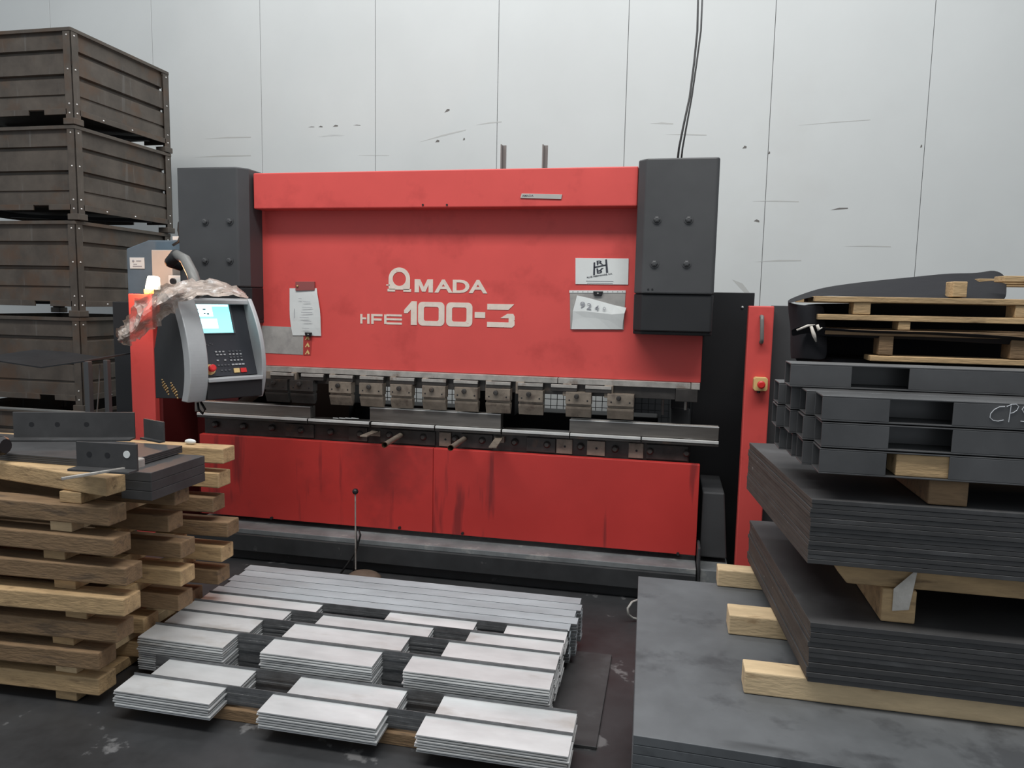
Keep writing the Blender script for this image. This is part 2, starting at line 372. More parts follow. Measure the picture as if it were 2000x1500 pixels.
# table
tb = part('table_beam', MB().box(-2.945, .14, 4.26, 4.42, .30, .872), OILY, bev=.003)
for (x, z) in ((-2.86, .824), (-2.66, .823), (-2.457, .823), (-2.252, .821), (-2.051, .819), (-1.854, .817), (-1.44, .822), (-1.66, .823), (-1.24, .823), (-1.07, .823), (-.871, .824), (-.676, .821), (-.478, .821), (-.278, .818), (-.079, .818), (.125, .819)):
    q = MB(); q.tube([(x, 4.262, z), (x, 4.238, z), (x, 4.228, z)], [.021, .021, .012], 16); part('table_bolt', q, OILY, tb, smooth=False)
for (xa, xb) in ((-2.36, -2.16), (-1.93, -1.80), (-1.72, -1.36), (-1.34, -1.26), (-1.2, -1.0), (-.80, -.62), (-.62, -.52), (-.44, -.33), (-.20, -.11), (-.10, .14)):
    q = MB(); q.box(xa, xb-.006, 4.246, 4.262, .772, .858)
    if xb-xa < .14: q.tube([((xa+xb)/2, 4.247, .815), ((xa+xb)/2, 4.244, .815)], .007, 8, 1)
    part('clamp_plate', q, [TOOL if xb-xa < .12 else OILY, BLACKP], tb, bev=.002)
sx = at(846, 900, Y=4.2).x
for xa, xb in ((-2.944, sx-.001), (sx+.001, .2)):
    part('apron_panel', MB().box(xa, xb, 4.2, 4.24, .24, .765), REDW, bev=.003)
# base
bs = part('base', MB().box(-2.96, .2, 4.10, 4.6, .0, .13).box(-2.96, .2, 4.05, 4.6, .07, .175), BASEM, bev=.004)
part('base_ledge', MB().box(-2.96, .2, 4.07, 4.6, .175, .205), LEDGE, bs, bev=.003)
for px, py in ((530, 1012), (780, 1031), (903, 1042), (1324, 1082)):
    p = at(px, py, Y=4.19); part('bolt', MB().tube([(p.x, 4.205, p.z), (p.x, 4.185, p.z)], .009, 6), DARKER)
# right foot housing
part('foot_housing', MB().prism([(.225, .22), (.375, .22), (.345, .60), (.225, .60)], 'y', 4.25, 4.7).box(.205, .222, 4.1, 4.25, 0, .32), DARK, bev=.008)
part('foot_ledge', MB().box(.225, .38, 4.12, 4.7, .0, .19), LEDGE, bev=.004)
part('tool_rail', MB().box(-2.945, -.62, 4.215, 4.33, 1.188, 1.221).box(-.616, .13, 4.215, 4.33, 1.188, 1.221).box(.133, .18, 4.213, 4.33, 1.186, 1.222), STEEL, bev=.002)
part('clamp_beam', MB().box(-2.945, .05, 4.235, 4.33, 1.122, 1.188).box(.05, .17, 4.215, 4.33, 1.115, 1.186), OILY, bev=.002)
# clamps, holders and punches
def X_(px, py=770): return at(px, py, Y=4.2).x
for a, bb in ((530, 575), (590, 633), (645, 690), (704, 750), (763, 810), (825, 872), (887, 934), (950, 998), (1012, 1061), (1077, 1128), (1144, 1195)):
    q = MB().box(X_(a, 745), X_(bb, 745), 4.19, 4.24, 1.145, 1.182); o = part('wedge_clamp', q, OILY, bev=.003)
    part('clamp_strip', MB().box(X_(a, 745), X_(bb, 745), 4.186, 4.2, 1.168, 1.186), STEEL, o, bev=.001)
for a, bb in ((521, 565), (570, 615), (646, 689), (705, 750), (765, 807), (827, 872), (890, 935), (950, 998), (1014, 1062), (1106, 1156), (1187, 1239)):
    x0, x1 = X_(a), X_(bb); mt = OILY if a < 640 else TOOL
    q = MB().box(x0, x1, 4.172, 4.235, 1.078, 1.146)
    cx = (x0+x1)/2
    for ox, oz in ((-.052, 1.10), (.052, 1.10)): q.tube([(cx+ox, 4.173, oz), (cx+ox, 4.170, oz)], .005, 8, 1)
    h = part('punch_holder', q, [mt, BLACKP], bev=.003)
    part('holder_bolt', MB().tube([(cx-.01, 4.174, 1.124), (cx-.01, 4.158, 1.124), (cx-.01, 4.156, 1.124)], [.014, .014, .008], 12), OILY, h)
    part('punch', MB().box(x0+.002, x1-.002, 4.19, 4.225, 1.062, 1.08).prism([(4.178, 1.062), (4.23, 1.062), (4.226, 1.02), (4.207, 1.0), (4.2, 1.0), (4.18, 1.05)], 'x', x0, x1), mt, h, bev=.0015)
    part('holder_neck', MB().box(cx-.095 if a > 1000 else cx-.08, cx-.045, 4.20, 4.235, 1.12, 1.19), TOOL, h, bev=.002)
# front tubes and flat arms
for px, py, qx, qy in ((751, 869, 784, 849), (880, 875, 908, 856)):
    p = at(px, py, Y=3.86); q = at(qx, qy, Y=4.25); n = (q-p).normalized()
    mbt = MB().tube([p, q], .0155, 16, cap=False).tube([p, p+n*.003], .0175, 16, cap=False); mbt.tube([q-n*.02, q-n*.018], .0155, 16, 1)
    mbt.tube([p+n*.10, p+n*.101], .0150, 16, 1)
    o = part('support_tube', mbt, [TOOL, BLACKP], smooth=True)
    part('tube_rim', MB().tube([p-n*.001, p+n*.006], .0172, 16, cap=False).tube([p-n*.001, p+n*.006], .0140, 16, cap=False), BRASS, o, smooth=True)
for (px, py, qx, qy) in ((710, 852, 735, 842), (962, 874, 976, 854)):
    p = at(px, py, Y=4.02); q = at(qx, qy, Y=4.25)
    part('front_arm', MB().beam(p, q, .045, .008).box(q.x-.03, q.x+.03, 4.235, 4.262, q.z-.03, q.z+.005), TOOL, bev=.001)
# rear uprights above the beam
for px in (983, 1064):
    p = at(px, 332, Y=4.7); p2 = at(px+1, 283, Y=4.7)
    part('upright_bracket', MB().box(p.x-.016, p.x-.008, 4.68, 4.72, 2.25, p2.z).box(p.x-.016, p.x+.014, 4.712, 4.72, 2.25, p2.z), ARMG, bev=.001)
part('backgauge_beam', MB().box(-2.7, -.05, 5.0, 5.2, .62, .90), DARKER, bev=.01)
part('backgauge_finger', MB().box(-1.30, -.98, 4.75, 5.15, .9, 1.24), DARKER, bev=.006)
part('backgauge_finger', MB().box(-.62, -.57, 4.8, 5.1, .9, 1.08).box(-.62, -.53, 4.8, 4.9, .98, 1.02), DARKER, bev=.004)
part('rear_column', MB().box(-2.75, -2.22, 4.9, 5.3, .3, 1.42), DARKER, bev=.006)
part('guide_rod', MB().tube([(-.02, 4.6, .98), (-.02, 4.6, 1.3)], .009, 10), STEEL)
part('guide_rod', MB().tube([(.11, 4.35, 1.05), (.11, 4.35, 1.14)], .008, 10), STEEL)
# rear closure panels either side
part('side_closure_panel', MB().box(.16, .50, 4.74, 4.78, .0, 1.735), DARKER, bev=.003)
DRED = mat('dark_red_reflection', (.10, .014, .014), .4)  # shade and red reflections of the dark panels put into the colour
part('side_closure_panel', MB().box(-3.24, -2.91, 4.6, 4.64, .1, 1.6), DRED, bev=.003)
part('closure_rivet', MB().ball(at(1450, 600, Y=4.735), .008, n=10), BRIGHT)

# dies resting on the table
def die_rail(px0, px1, label):
    xa, xb = at(px0, 820, Y=4.2).x, at(px1, 845, Y=4.2).x
    q = MB().box(xa, xb, 4.20, 4.30, .8725, .902)
    o = q.build('die_rail', [OILY], bev=.002)
    tag(o, label, 'die rail', 'lower die rails along the press table')
    q = MB().box(xa+.001, xb-.001, 4.196, 4.215, .888, .904); e = q.build('ground_edge', BRIGHT, o, bev=.0015)
    e['label'] = 'bright ground front edge'
    return o
die_rail(385, 600, 'dark steel die rail under the die nearest the control panel')
die_rail(602, 721, 'short steel die rail left bare between the left and middle dies')
die_rail(725, 848, 'steel die rail under the left half of the middle die')
die_rail(850, 978, 'steel die rail under the right half of the middle die')
die_rail(981, 1112, 'bare steel die rail between the middle and right dies')
die_rail(1114, 1252, 'steel die rail under the left half of the right die')
die_rail(1255, 1405, 'steel die rail overhanging the right end of the press table')
def die(px0, px1, z1, label):
    xa, xb = at(px0, 800, Y=4.22).x, at(px1, 825, Y=4.22).x
    o = MB().prism([(4.222, .9045), (4.29, .9045), (4.29, z1), (4.265, z1), (4.256, z1-.012), (4.247, z1), (4.222, z1), (4.222, z1-.006)], 'x', xa, xb).build('bending_die', DIE, bev=.0015)
    tag(o, label, 'die', 'long V dies on the press table')
    e = MB().box(xa, xb, 4.220, 4.226, z1-.004, z1+.001).build('top_edge', BRIGHT, o); e['label'] = 'bright worn top edge'
die(380, 606, .975, 'long steel die on the table below the control panel')
die(722, 978, .99, 'long steel die standing in the middle of the press table')
die(1113, 1405, .98, 'long steel die overhanging the right end of the table')
q = MB()
for k in range(4):
    p = at(655+k*12, 813, Y=4.24); q.tube([(p.x-.02, 4.25, .9075+.002*k), (p.x+.02, 4.24+.01*k, .909)], .003, 6)
tag(q.build('steel_offcut', GALV), 'thin pale offcut strips lying on the bare left rail', 'offcut', kind='stuff')

# ------------------------------------------------------------------ side guards
def guard(x0, x1, label, handle):
    g = empty('side_guard', ((x0+x1)/2, 4.5, 0), label, 'guard', 'side guards of the press')
    MB().box(x0, x1, 4.2, 4.26, 0, 1.656).build('front_post', RED, g, bev=.006)
    sxp = (x1-.012, x1) if handle else (x0, x0+.012)
    MB().box(sxp[0], sxp[1], 4.262, 5.3 if handle else 4.66, .02, 1.65).build('side_panel', DARKER, g, bev=.002)
    return g
gr = guard(.416, .548, 'red guard post with handle and stop button, right of the press', True)
gl = guard(-3.437, -3.262, 'plain red guard post on the left, behind the control panel', False)
MB().box(.548, .70, 4.3, 4.34, .02, 1.66).build('outer_panel', DARK, gr, bev=.003)
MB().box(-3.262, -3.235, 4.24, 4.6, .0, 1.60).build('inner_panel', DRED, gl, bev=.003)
p0, p1 = at(1487, 618, Y=4.2), at(1486, 668, Y=4.2)
MB().tube([(p0.x, 4.2, p0.z), (p0.x, 4.165, p0.z-.002), (p0.x, 4.16, p0.z-.02), (p1.x, 4.16, p1.z+.02), (p1.x, 4.165, p1.z+.002), (p1.x, 4.2, p1.z)], .0105, 10).build('handle', ARMG, gr, smooth=True)
p = at(1485, 750, Y=4.17)
es = MB().prism([(p.x-.036, p.z-.028), (p.x-.028, p.z-.037), (p.x+.028, p.z-.037), (p.x+.036, p.z-.028), (p.x+.036, p.z+.028), (p.x+.028, p.z+.037), (p.x-.028, p.z+.037), (p.x-.036, p.z+.028)], 'y', 4.15, 4.2).build('stop_box', YEL, gr, bev=.003)
es['label'] = 'yellow emergency stop box'
MB().tube([(p.x, 4.152, p.z), (p.x, 4.135, p.z), (p.x, 4.134, p.z), (p.x, 4.122, p.z), (p.x, 4.118, p.z)], [.010, .010, .021, .021, .014], 18).build('mushroom_button', REDB, es, smooth=False)
MB().tube([(p.x-.005, 4.18, p.z-.036), (p.x-.006, 4.18, p.z-.05)], .009, 10).build('cable_gland', BLACKP, es)

# ------------------------------------------------------------------ papers on the ram
def pq(name, pts, Y, m_, label, cat, t=.002, parent=None, group=None, bev=0):
    vs = [at(x, y, Y=Y) for x, y in pts]
    o = MB().prism([(v.x, v.z) for v in vs], 'y', Y-t, Y).build(name, m_, parent, bev=bev)
    if label and parent is None: tag(o, label, cat, group)
    return o
gp = pq('plastic_sleeve', [(511, 636), (593, 640), (592, 693), (511, 689)], 4.2495, GREYP, 'grey smudged plastic sleeve on the ram beside the control panel', 'plastic sleeve')
# tall sheet, slightly curved
q = MB(); rows = [(563, 566, 619), (575, 566, 621), (590, 566, 624), (605, 566, 626.5), (620, 566.5, 627.5), (640, 569, 627.5), (655, 572, 627.5)]
n = 5; vs = []
for i, (yy, xa, xb) in enumerate(rows):
    for k in range(n+1):
        v = at(xa+(xb-xa)*k/n, yy+(1 if k > 3 and i == len(rows)-1 else 0), Y=4.246); vs.append((v.x, 4.244-.010*math.sin(PI*i/6)*(k/n)**2, v.z))
fs = [(i*(n+1)+k, i*(n+1)+k+1, (i+1)*(n+1)+k+1, (i+1)*(n+1)+k) for i in range(len(rows)-1) for k in range(n)]
ps = q.add(vs, fs).build('paper_sheet', WHITE, solid=.0012)
tag(ps, 'tall white paper sheet hanging on the ram, held by a small black clip', 'paper')
q = MB()
for (x, y, l) in ((583, 583, 6), (592, 589, 14), (585, 620, 18), (592, 627, 16), (588, 610, 22), (590, 600, 20), (590, 641, 14)):
    v = at(x, y, Y=4.231); v2 = at(x+l, y+.8, Y=4.231); q.beam(v, v2, .001, .0025)
v = at(575, 603, Y=4.231); v2 = at(575.5, 621, Y=4.231); q.beam(v, v2, .004, .001, up=(1, 0, 0))
q.build('pencil_marks', SOFTINK, ps)
pq('holder_strip', [(579, 550), (616, 550), (616, 567), (579, 568)], 4.2495, mat('dull_pink_red', (.30, .085, .08), .5), 'dull dark red magnet holder above the tall white sheet', 'magnet holder', t=.014, bev=.002)
q = MB(); v = at(581, 559, Y=4.235); q.ball(v, .008, n=10); tag(q.build('pin', BRASS), 'tiny brass pin at the corner of the dark red holder', 'pin')
def clip(x, y, w_, Y, label):
    v = at(x, y, Y=Y); o = MB().prism([(v.x-w_/2, v.z+.012), (v.x+w_/2, v.z+.012), (v.x+w_/2*.8, v.z-.014), (v.x-w_/2*.8, v.z-.014)], 'y', Y-.008, Y).build('binder_clip', BLACKP, bev=.003)
    MB().ball((v.x, Y-.009, v.z), .005, n=8, sc_=(1.2, .4, .8)).build('clip_highlight', GREYP, o); tag(o, label, 'clip')
clip(603, 653, .05, 4.238, 'small black clip at the foot of the tall white sheet')
warn = pq('warning_strip', [(594, 658), (610, 658), (607, 694), (593, 694)], 4.2496, mat('dull_sticker_red', (.42, .05, .045), .5), 'narrow sticker with three small yellow warning marks beside grey sleeve', 'sticker', t=.0015)
q = MB()
for yy in (660, 674, 688):
    v = at(600, yy, Y=4.247); q.prism([(v.x-.016, v.z-.012), (v.x-.009, v.z-.014), (v.x, v.z), (v.x+.007, v.z-.013), (v.x+.017, v.z-.009), (v.x+.004, v.z+.017)], 'y', 4.2468, 4.2479)
q.build('warning_mark', YEL, warn)
# company sign
sg = pq('company_sign', [(1124, 504), (1228, 505), (1227, 556), (1124, 555)], 4.2495, WHITE, 'white company sign with an interlocked letter logo on the ram', 'sign', t=.004, bev=.001)
def S(x, y): v = at(x, y, Y=4.245); return v.x, v.z
q = MB()
def quad(mb, pts, y0=4.2435, t=.001): mb.prism([S(*p) for p in pts], 'y', y0, y0+t+.0008)
def sp(zx, zy): return 1090+zx/8.825, 490+zy/8.825
quad(q, [sp(612, 200), sp(640, 195), sp(635, 412), sp(605, 418)])
quad(q, [sp(812, 150), sp(842, 145), sp(862, 372), sp(828, 378)])
quad(q, [sp(625, 272), sp(825, 232), sp(828, 252), sp(625, 294)])
a = S(*sp(670, 245)); q.text('R', a[0], 4.2452, a[1], .024, .036, bold=.012, ext=.0018, rot=.12)
a = S(*sp(670, 390)); q.text('R', a[0], 4.2452, a[1], .028, .040, bold=.012, ext=.0018, rot=.12, flip=True)
a = S(*sp(500, 475)); q.text('RUIZ HERMANOS, S.A.', a[0], 4.2452, a[1], .0095, .145, bold=.0, ext=.0018, rot=.17)
q.build('logo', INK, sg)
q = MB()
a = S(*sp(480, 518)); q.box(a[0], a[0]+.155, 4.2438, 4.2452, a[1]-.0015, a[1]+.0015)
a = S(*sp(500, 552)); q.box(a[0], a[0]+.145, 4.2438, 4.2452, a[1]-.0012, a[1]+.0012)
q.build('fine_print', SOFTINK, sg)
# document pocket
dp = pq('document_pocket', [(1113, 568), (1222, 568), (1218, 644), (1114, 643)], 4.2495, GREYP, 'clear grey document pocket with crumpled papers under the company sign', 'document pocket', t=.003)
pq('punched_edge', [(1112, 567), (1222, 567), (1222, 572), (1112, 572)], 4.246, WHITE, None, None, t=.002, parent=dp)
q = MB()
for k in range(11):
    if 4 <= k <= 5: continue
    v = at(1119+k*9.7, 569.8, Y=4.2435); q.tube([(v.x, 4.2442, v.z), (v.x, 4.2432, v.z)], .003, 8)
q.build('punch_hole', GREYP, dp)
clip(1168, 573, .056, 4.2425, 'small black clip at the top of the document pocket')
# papers in the pocket (wrinkled)
q = MB(); top = [(1127, 577), (1150, 582), (1175, 589), (1200, 596), (1223, 601)]; mid = [(1119, 608), (1143, 608), (1170, 611), (1195, 614), (1220, 612)]; m2 = [(1118, 625), (1142, 620), (1168, 622), (1190, 626), (1217, 629)]; bot = [(1116, 643), (1142, 643), (1168, 643), (1192, 643), (1216, 643)]
vs = []
for j, rw in enumerate((top, mid, m2, bot)):
    for i, (x, y) in enumerate(rw):
        v = at(x, y, Y=4.238); vs.append((v.x, 4.240-.012*((j == 1)*(.3+.2*i) + (j == 2)*(.2+.12*i))-(.004 if j in (1,) else 0), v.z))
fs = [(j*5+i, j*5+i+1, (j+1)*5+i+1, (j+1)*5+i) for j in range(3) for i in range(4)]
pp = q.add(vs, fs).build('crumpled_paper', WHITE, solid=.001)
tag(pp, 'crumpled white paper with handwritten numbers sagging in the document pocket', 'paper')
q = MB()
for ch, x, y, h in (('9', 1132, 601, .036), ('2', 1145, 604, .036), ('4', 1161, 606, .030), ('0', 1177, 606, .020)):
    v = at(x, y, Y=4.222); q.text(ch, v.x, 4.229-.0018*(x-1132)/12, v.z, h, h*.75, bold=.01, ext=.0008, rot=-.1)
q.build('handwriting', SOFTINK, pp)

# ------------------------------------------------------------------ control pendant
TH = math.radians(60); PSC = .86
_a = at(366, 787, Y=3.42); PLOC = _a-(Matrix.Rotation(TH, 3, 'Z') @ Vector((-.26*PSC, -.15*PSC, 0)))
PD = empty('control_pendant', PLOC, 'silver-grey control panel with lit cyan screen hanging left of the press', 'control panel', rz=TH)
PD.scale = (PSC,)*3
PDW = Matrix.Translation(PLOC) @ Matrix.Rotation(TH, 4, 'Z') @ Matrix.Scale(PSC, 4)
def pl(name, mb, m_, parent=None, **k): return mb.build(name, m_, parent or PD, local=True, **k)
# local: x right along the face (-.24...24), y<0 front, z 0...62
def fy(z): return -.20+.19*((z-.20)/.46)**2 if z > .20 else -.20+.05*((.20-z)/.20)**2
zs = [i*.02 for i in range(0, 33)]
def cheek(x0, x1, name, dp=.085):
    front = [(fy(z), z) for z in zs]; back = [(max(fy(z)+dp, fy(z)+.03) if dp < .1 else max(.14, fy(z)+.05), z) for z in reversed(zs)]
    return pl(name, MB().prism(front+back, 'x', x0, x1), SILVER, bev=.006)
chk = cheek(-.26, -.145, 'cheek')
cheek(.215, .245, 'cheek', .2)
body = pl('housing', MB().prism([(fy(z)+.05, z) for z in zs[1:-1]]+[(.20, .60), (.33, .30), (.33, -.02)], 'x', -.252, -.238).prism([(-.10, .02), (-.10, .14), (.075, .62), (.20, .60), (.24, .04)], 'x', -.24, .22), DARKER, bev=.004)
# vent tips on the dark flank
for (cx, cz) in ((.0, .015), (.13, .025)):
    q = MB()
    for i in range(5):
        for j in range(3): q.ball((-.2515, cx+i*.019+j*.006, cz+i*.012+j*.019), .0075, n=8)
    o = pl('flank_vents', q, BRASS, body); o['label'] = 'two rows of small brass dots'
# bottom bars
pl('bottom_bar', MB().box(-.145, .22, -.205, -.10, .12, .145), SILVER, bev=.005)
pl('lower_tray', MB().prism([(-.185, .01), (-.19, .118), (-.02, .118), (-.02, .0)], 'x', -.145, .22), DARKER, bev=.006)
# sloped keypad panel
A = Vector((0, -.135, .15)); B = Vector((0, .03, .60)); dz = (B-A).normalized(); nn = Vector((0, -dz.z, dz.y))
KM = Matrix((Vector((1, 0, 0)), -nn, dz)).transposed().to_4x4(); KM.translation = A
kp = pl('keypad_panel', MB().tbox(KM @ Matrix.Translation((.035, .01, .25)), .36, .02, .50), PANEL)
def K(x0, x1, z0, z1, y=-.001, t=.004):  # box on the panel face
    return KM @ Matrix.Translation(((x0+x1)/2, y-t/2, (z0+z1)/2)), x1-x0, t, z1-z0
scn = pl('screen', MB().tbox(*K(-.135, .105, .285, .478)), SCRB, kp); scn['label'] = 'lit cyan and white screen'
q = MB()
for r_ in ((-.133, .10, .463, .476), (-.13, -.01, .395, .462), (-.12, .01, .315, .38)): q.tbox(*K(*r_, y=-.004, t=.001))
pl('screen_window', q, SCRW, kp)
q = MB()
for r_ in ((-.12, -.102, .438, .448), (-.072, -.052, .438, .448), (-.115, -.10, .41, .422), (-.07, -.058, .411, .421), (-.05, -.035, .407, .419)): q.tbox(*K(*r_, y=-.005, t=.0006))
pl('screen_icon', q, SOFTINK, kp)
pl('screen_bezel', MB().tbox(*K(.107, .118, .285, .478, t=.006)).tbox(*K(-.135, .118, .279, .284, t=.006)), KEYG, kp)
def keys(name, lst, m_, s=.012, h=.008):
    for (x, z) in lst: pl(name, MB().tbox(*K(x, x+s, z, z+h, t=.005)), m_, kp, bev=.001)
keys('key', [(-.045+i*.024, .155) for i in range(3)]+[(-.04+i*.024, .135) for i in range(3)]+[(-.045, .098), (.005, .098)], KEYW, .014, .009)
for r in range(4): keys('key', [(.045+i*.024, .155-r*.020) for i in range(4)], KEYW if r % 2 else KEYG, .013, .009)
keys('key', [(-.045+i*.022, .066) for i in range(4)]+[(-.03+i*.025, .032) for i in range(3)], KEYG, .014, .008)
keys('key', [(.05+i*.023, .066) for i in range(4)], KEYW, .018, .010)
o = pl('start_key', MB().tbox(*K(.055, .095, .015, .045, t=.008)), YEL, kp, bev=.002); o['label'] = 'square yellow key'
o = pl('stop_key', MB().tbox(*K(.102, .142, .015, .045, t=.008)), REDB, kp, bev=.002); o['label'] = 'square red key'
q = MB(); c0 = KM @ Vector((-.10, 0, .045)); q.tube([c0, c0+nn*.008], .034, 20); o = pl('stop_ring', q, YEL, kp); o['label'] = 'yellow ring of the stop button'
q = MB(); q.tube([c0+nn*.008, c0+nn*.03, c0+nn*.031, c0+nn*.05, c0+nn*.055], [.013, .013, .023, .022, .015], 20); o = pl('stop_button', q, REDB, kp); o['label'] = 'red mushroom stop button'
q = MB()
for i in range(5): q.ball(KM @ Vector((-.105+i*.013, -.002, .215-.006*(i % 3))), .006, n=8, sc_=(1, .4, 1))
pl('smudge', q, KEYG, kp)
# top hood
pl('hood', MB().prism([(-.03, .60), (-.025, .63), (.14, .64), (.16, .60)], 'x', -.255, .243), SILVER, bev=.006)
# hanging arm (world coords)
hp = at(352, 498, Y=4.0); e1 = at(365, 560, Y=3.62)
INV = PDW.inverted()
arm_pts = [Vector((-2.93, 4.3, 1.80)), Vector((-2.93, 4.12, 1.82)), Vector((hp.x-.055, 3.98, 1.85)), at(333, 512, Y=3.85), at(345, 497, Y=3.8), at(362, 507, Y=3.74), at(376, 535, Y=3.68), at(388, 575, Y=3.62)]
pl('arm', MB().tube([INV @ p for p in arm_pts[:5]], .038, 14), DARKER, smooth=True)
pl('arm_tube', MB().tube([INV @ p for p in arm_pts[4:]], [.03, .034, .036, .036], 14), ARMG, smooth=True)
q = MB(); pts = [INV @ at(x, y, Y=3.7) for x, y in ((392, 785), (401, 800), (396, 808), (388, 800), (386, 786))]; q.tube(pts, .008, 8); pl('cable_loop', q, RUBBER, smooth=True)

# plastic film draped over the pendant
path = [(482, 578, 3.62), (462, 568, 3.56), (435, 564, 3.5), (405, 562, 3.46), (376, 564, 3.42), (350, 570, 3.38), (328, 580, 3.38), (308, 594, 3.40), (290, 610, 3.42), (274, 628, 3.44), (262, 641, 3.45), (250, 652, 3.45), (240, 660, 3.45), (233, 665, 3.45)]
wd = [8, 20, 28, 32, 36, 42, 52, 60, 62, 56, 46, 42, 36, 26]
rnd = random.Random(5)
q = MB(); nw = 13; vs = []; NS = 3
def lerp(a, b_, t): return a+(b_-a)*t
fine = []
for i in range(len(path)-1):
    for j in range(NS):
        t = j/NS; fine.append(tuple(lerp(path[i][c_], path[i+1][c_], t) for c_ in range(3))+(lerp(wd[i], wd[i+1], t),))
fine.append(path[-1]+(wd[-1],))
for i, (x, y, Y, wv) in enumerate(fine):
    x2, y2 = fine[min(i+3, len(fine)-1)][:2]; x1, y1 = fine[max(i-3, 0)][:2]
    tx, ty = x2-x1, y2-y1; l = math.hypot(tx, ty); nx, ny = -ty/l, tx/l
    if ny < 0: nx, ny = -nx, -ny
    bl = max(0, min(1, (18-i)/6)); nx, ny = lerp(nx, .1, bl), lerp(ny, 1, bl)
    edge = 1+.16*math.sin(i*1.1)+.10*math.sin(i*2.7)
    for k in range(nw+1):
        f = k/nw
        yy = Y+lerp(.04*math.sin(f*9), .16*(1-f), bl)-.03*math.sin(f*PI)
        p = at(x+nx*wv*edge*(f-.5)+rnd.uniform(-.8, .8), y+ny*wv*edge*(f-.5)+rnd.uniform(-.8, .8), Y=yy)
        nz = noise.noise(p*13)+.6*noise.noise(p*29+Vector((3, 1, 2)))
        vs.append(p+Vector((.2, -1, .1))*(.034*nz)+Vector((0, rnd.uniform(-.004, .004), 0)))
fs = [(i*(nw+1)+k, i*(nw+1)+k+1, (i+1)*(nw+1)+k+1, (i+1)*(nw+1)+k) for i in range(len(fine)-1) for k in range(nw)]
fo = q.add(vs, fs).build('plastic_film', FILMW)
tag(fo, 'crumpled cloudy plastic film draped over the control panel and trailing left', 'plastic film')

# small beacon lamp lit, on the left guard
v = at(298, 551, Y=4.24)
lampo = empty('work_lamp', (v.x, 4.25, 1.656), 'small glowing warm work lamp on top of the left guard post', 'lamp')
MB().prism([(v.x-.045, v.z-.045), (v.x+.035, v.z-.05), (v.x+.033, v.z+.035), (v.x-.02, v.z+.042)], 'y', 4.215, 4.275).build('lens', LAMP, lampo, bev=.01)
MB().box(v.x-.045, v.x+.03, 4.21, 4.28, 1.657, max(1.66, v.z-.045)).build('lamp_base', YEL, lampo, bev=.004)
ld = bpy.data.lights.new('work_lamp_glow', 'POINT'); ld.energy = 8; ld.color = (1, .45, .2); ld.shadow_soft_size = .03
lo = bpy.data.objects.new('work_lamp_glow', ld); C.objects.link(lo); lo.location = (v.x+.0, 4.12, v.z+.02)

# ------------------------------------------------------------------ blue cabinet & friends behind left guard
bc = empty('blue_cabinet', (-3.4, 4.95, 0), 'blue-grey cabinet with sloped corner and white label, behind left guard post', 'cabinet')
MB().prism([(-3.86, 1.60), (-3.86, 1.98), (-3.68, 2.04), (-3.05, 2.04), (-3.05, 1.60)], 'y', 4.72, 5.25).build('upper_body', BLUE, bc, bev=.006)
MB().box(-3.98, -3.05, 4.7, 5.25, 0, 1.598).build('lower_body', DARKER, bc, bev=.006)
a = at(254, 503, Y=4.72); b2 = at(283, 525, Y=4.72)
lb = MB().box(a.x, b2.x, 4.715, 4.72, b2.z, a.z).build('label_plate', WHITE, bc, bev=.001); lb['label'] = 'small white label plate'
q = MB(); q.ball((a.x+.03, 4.714, a.z-.025), .010, n=8, sc_=(1, .2, 1)); q.box(a.x+.055, a.x+.095, 4.7135, 4.715, a.z-.028, a.z-.02)
q.box(a.x+.025, a.x+.1, 4.7135, 4.715, a.z-.066, a.z-.058); q.box(a.x+.03, a.x+.06, 4.7135, 4.715, a.z-.05, a.z-.044)
q.build('label_print', SOFTINK, lb)
MB().box(at(332, 485, Y=4.7).x, -3.0, 4.73, 4.9, 2.042, 2.07).build('top_strip', WHITE, bc, bev=.002)
jb = empty('switch_box', (-3.35, 4.6, 1.6), 'pale grey switch box in front of the blue cabinet', 'switch box')
a = at(303, 489, Y=4.6); b2 = at(345, 570, Y=4.6)
MB().box(a.x, b2.x, 4.56, 4.70, 1.662, a.z).build('box_body', LGREY, jb, bev=.004)
a = at(334, 538, Y=4.55); MB().box(a.x, a.x+.13, 4.52, 4.56, a.z-.09, a.z).build('socket_plate', WHITE, jb, bev=.003)
MB().tube([(a.x+.045, 4.518, a.z-.04), (a.x+.045, 4.50, a.z-.04)], .02, 12).build('socket', BLACKP, jb)
q = MB(); pts = [at(x, y, Y=4.65) for x, y in ((372, 421), (358, 424), (350, 436), (349, 450), (352, 463), (349, 472), (338, 479))]; q.tube(pts, .010, 8)
tag(q.build('cable', RUBBER, smooth=True), 'black cable curving out behind the left charcoal column cover', 'cable')
hv = empty('hydraulic_valve', (at(364, 470, Y=4.8).x, 4.8, 2.02), 'small black valve block beside the left charcoal column cover', 'valve')
a = at(364, 470, Y=4.8)
MB().box(a.x-.03, a.x+.05, 4.77, 4.85, a.z-.03, a.z+.04).box(a.x-.01, a.x+.05, 4.77, 4.85, a.z+.045, a.z+.075).build('valve_body', BLACKP, hv, bev=.004)
MB().tube([(a.x-.015, 4.76, a.z+.015), (a.x-.015, 4.75, a.z+.015)], .014, 12).build('valve_port', STEEL, hv)
MB().tube([(a.x-.04, 4.8, a.z-.02), (a.x-.04, 4.8, a.z-.06)], .02, 10).build('valve_fitting', BLACKP, hv)

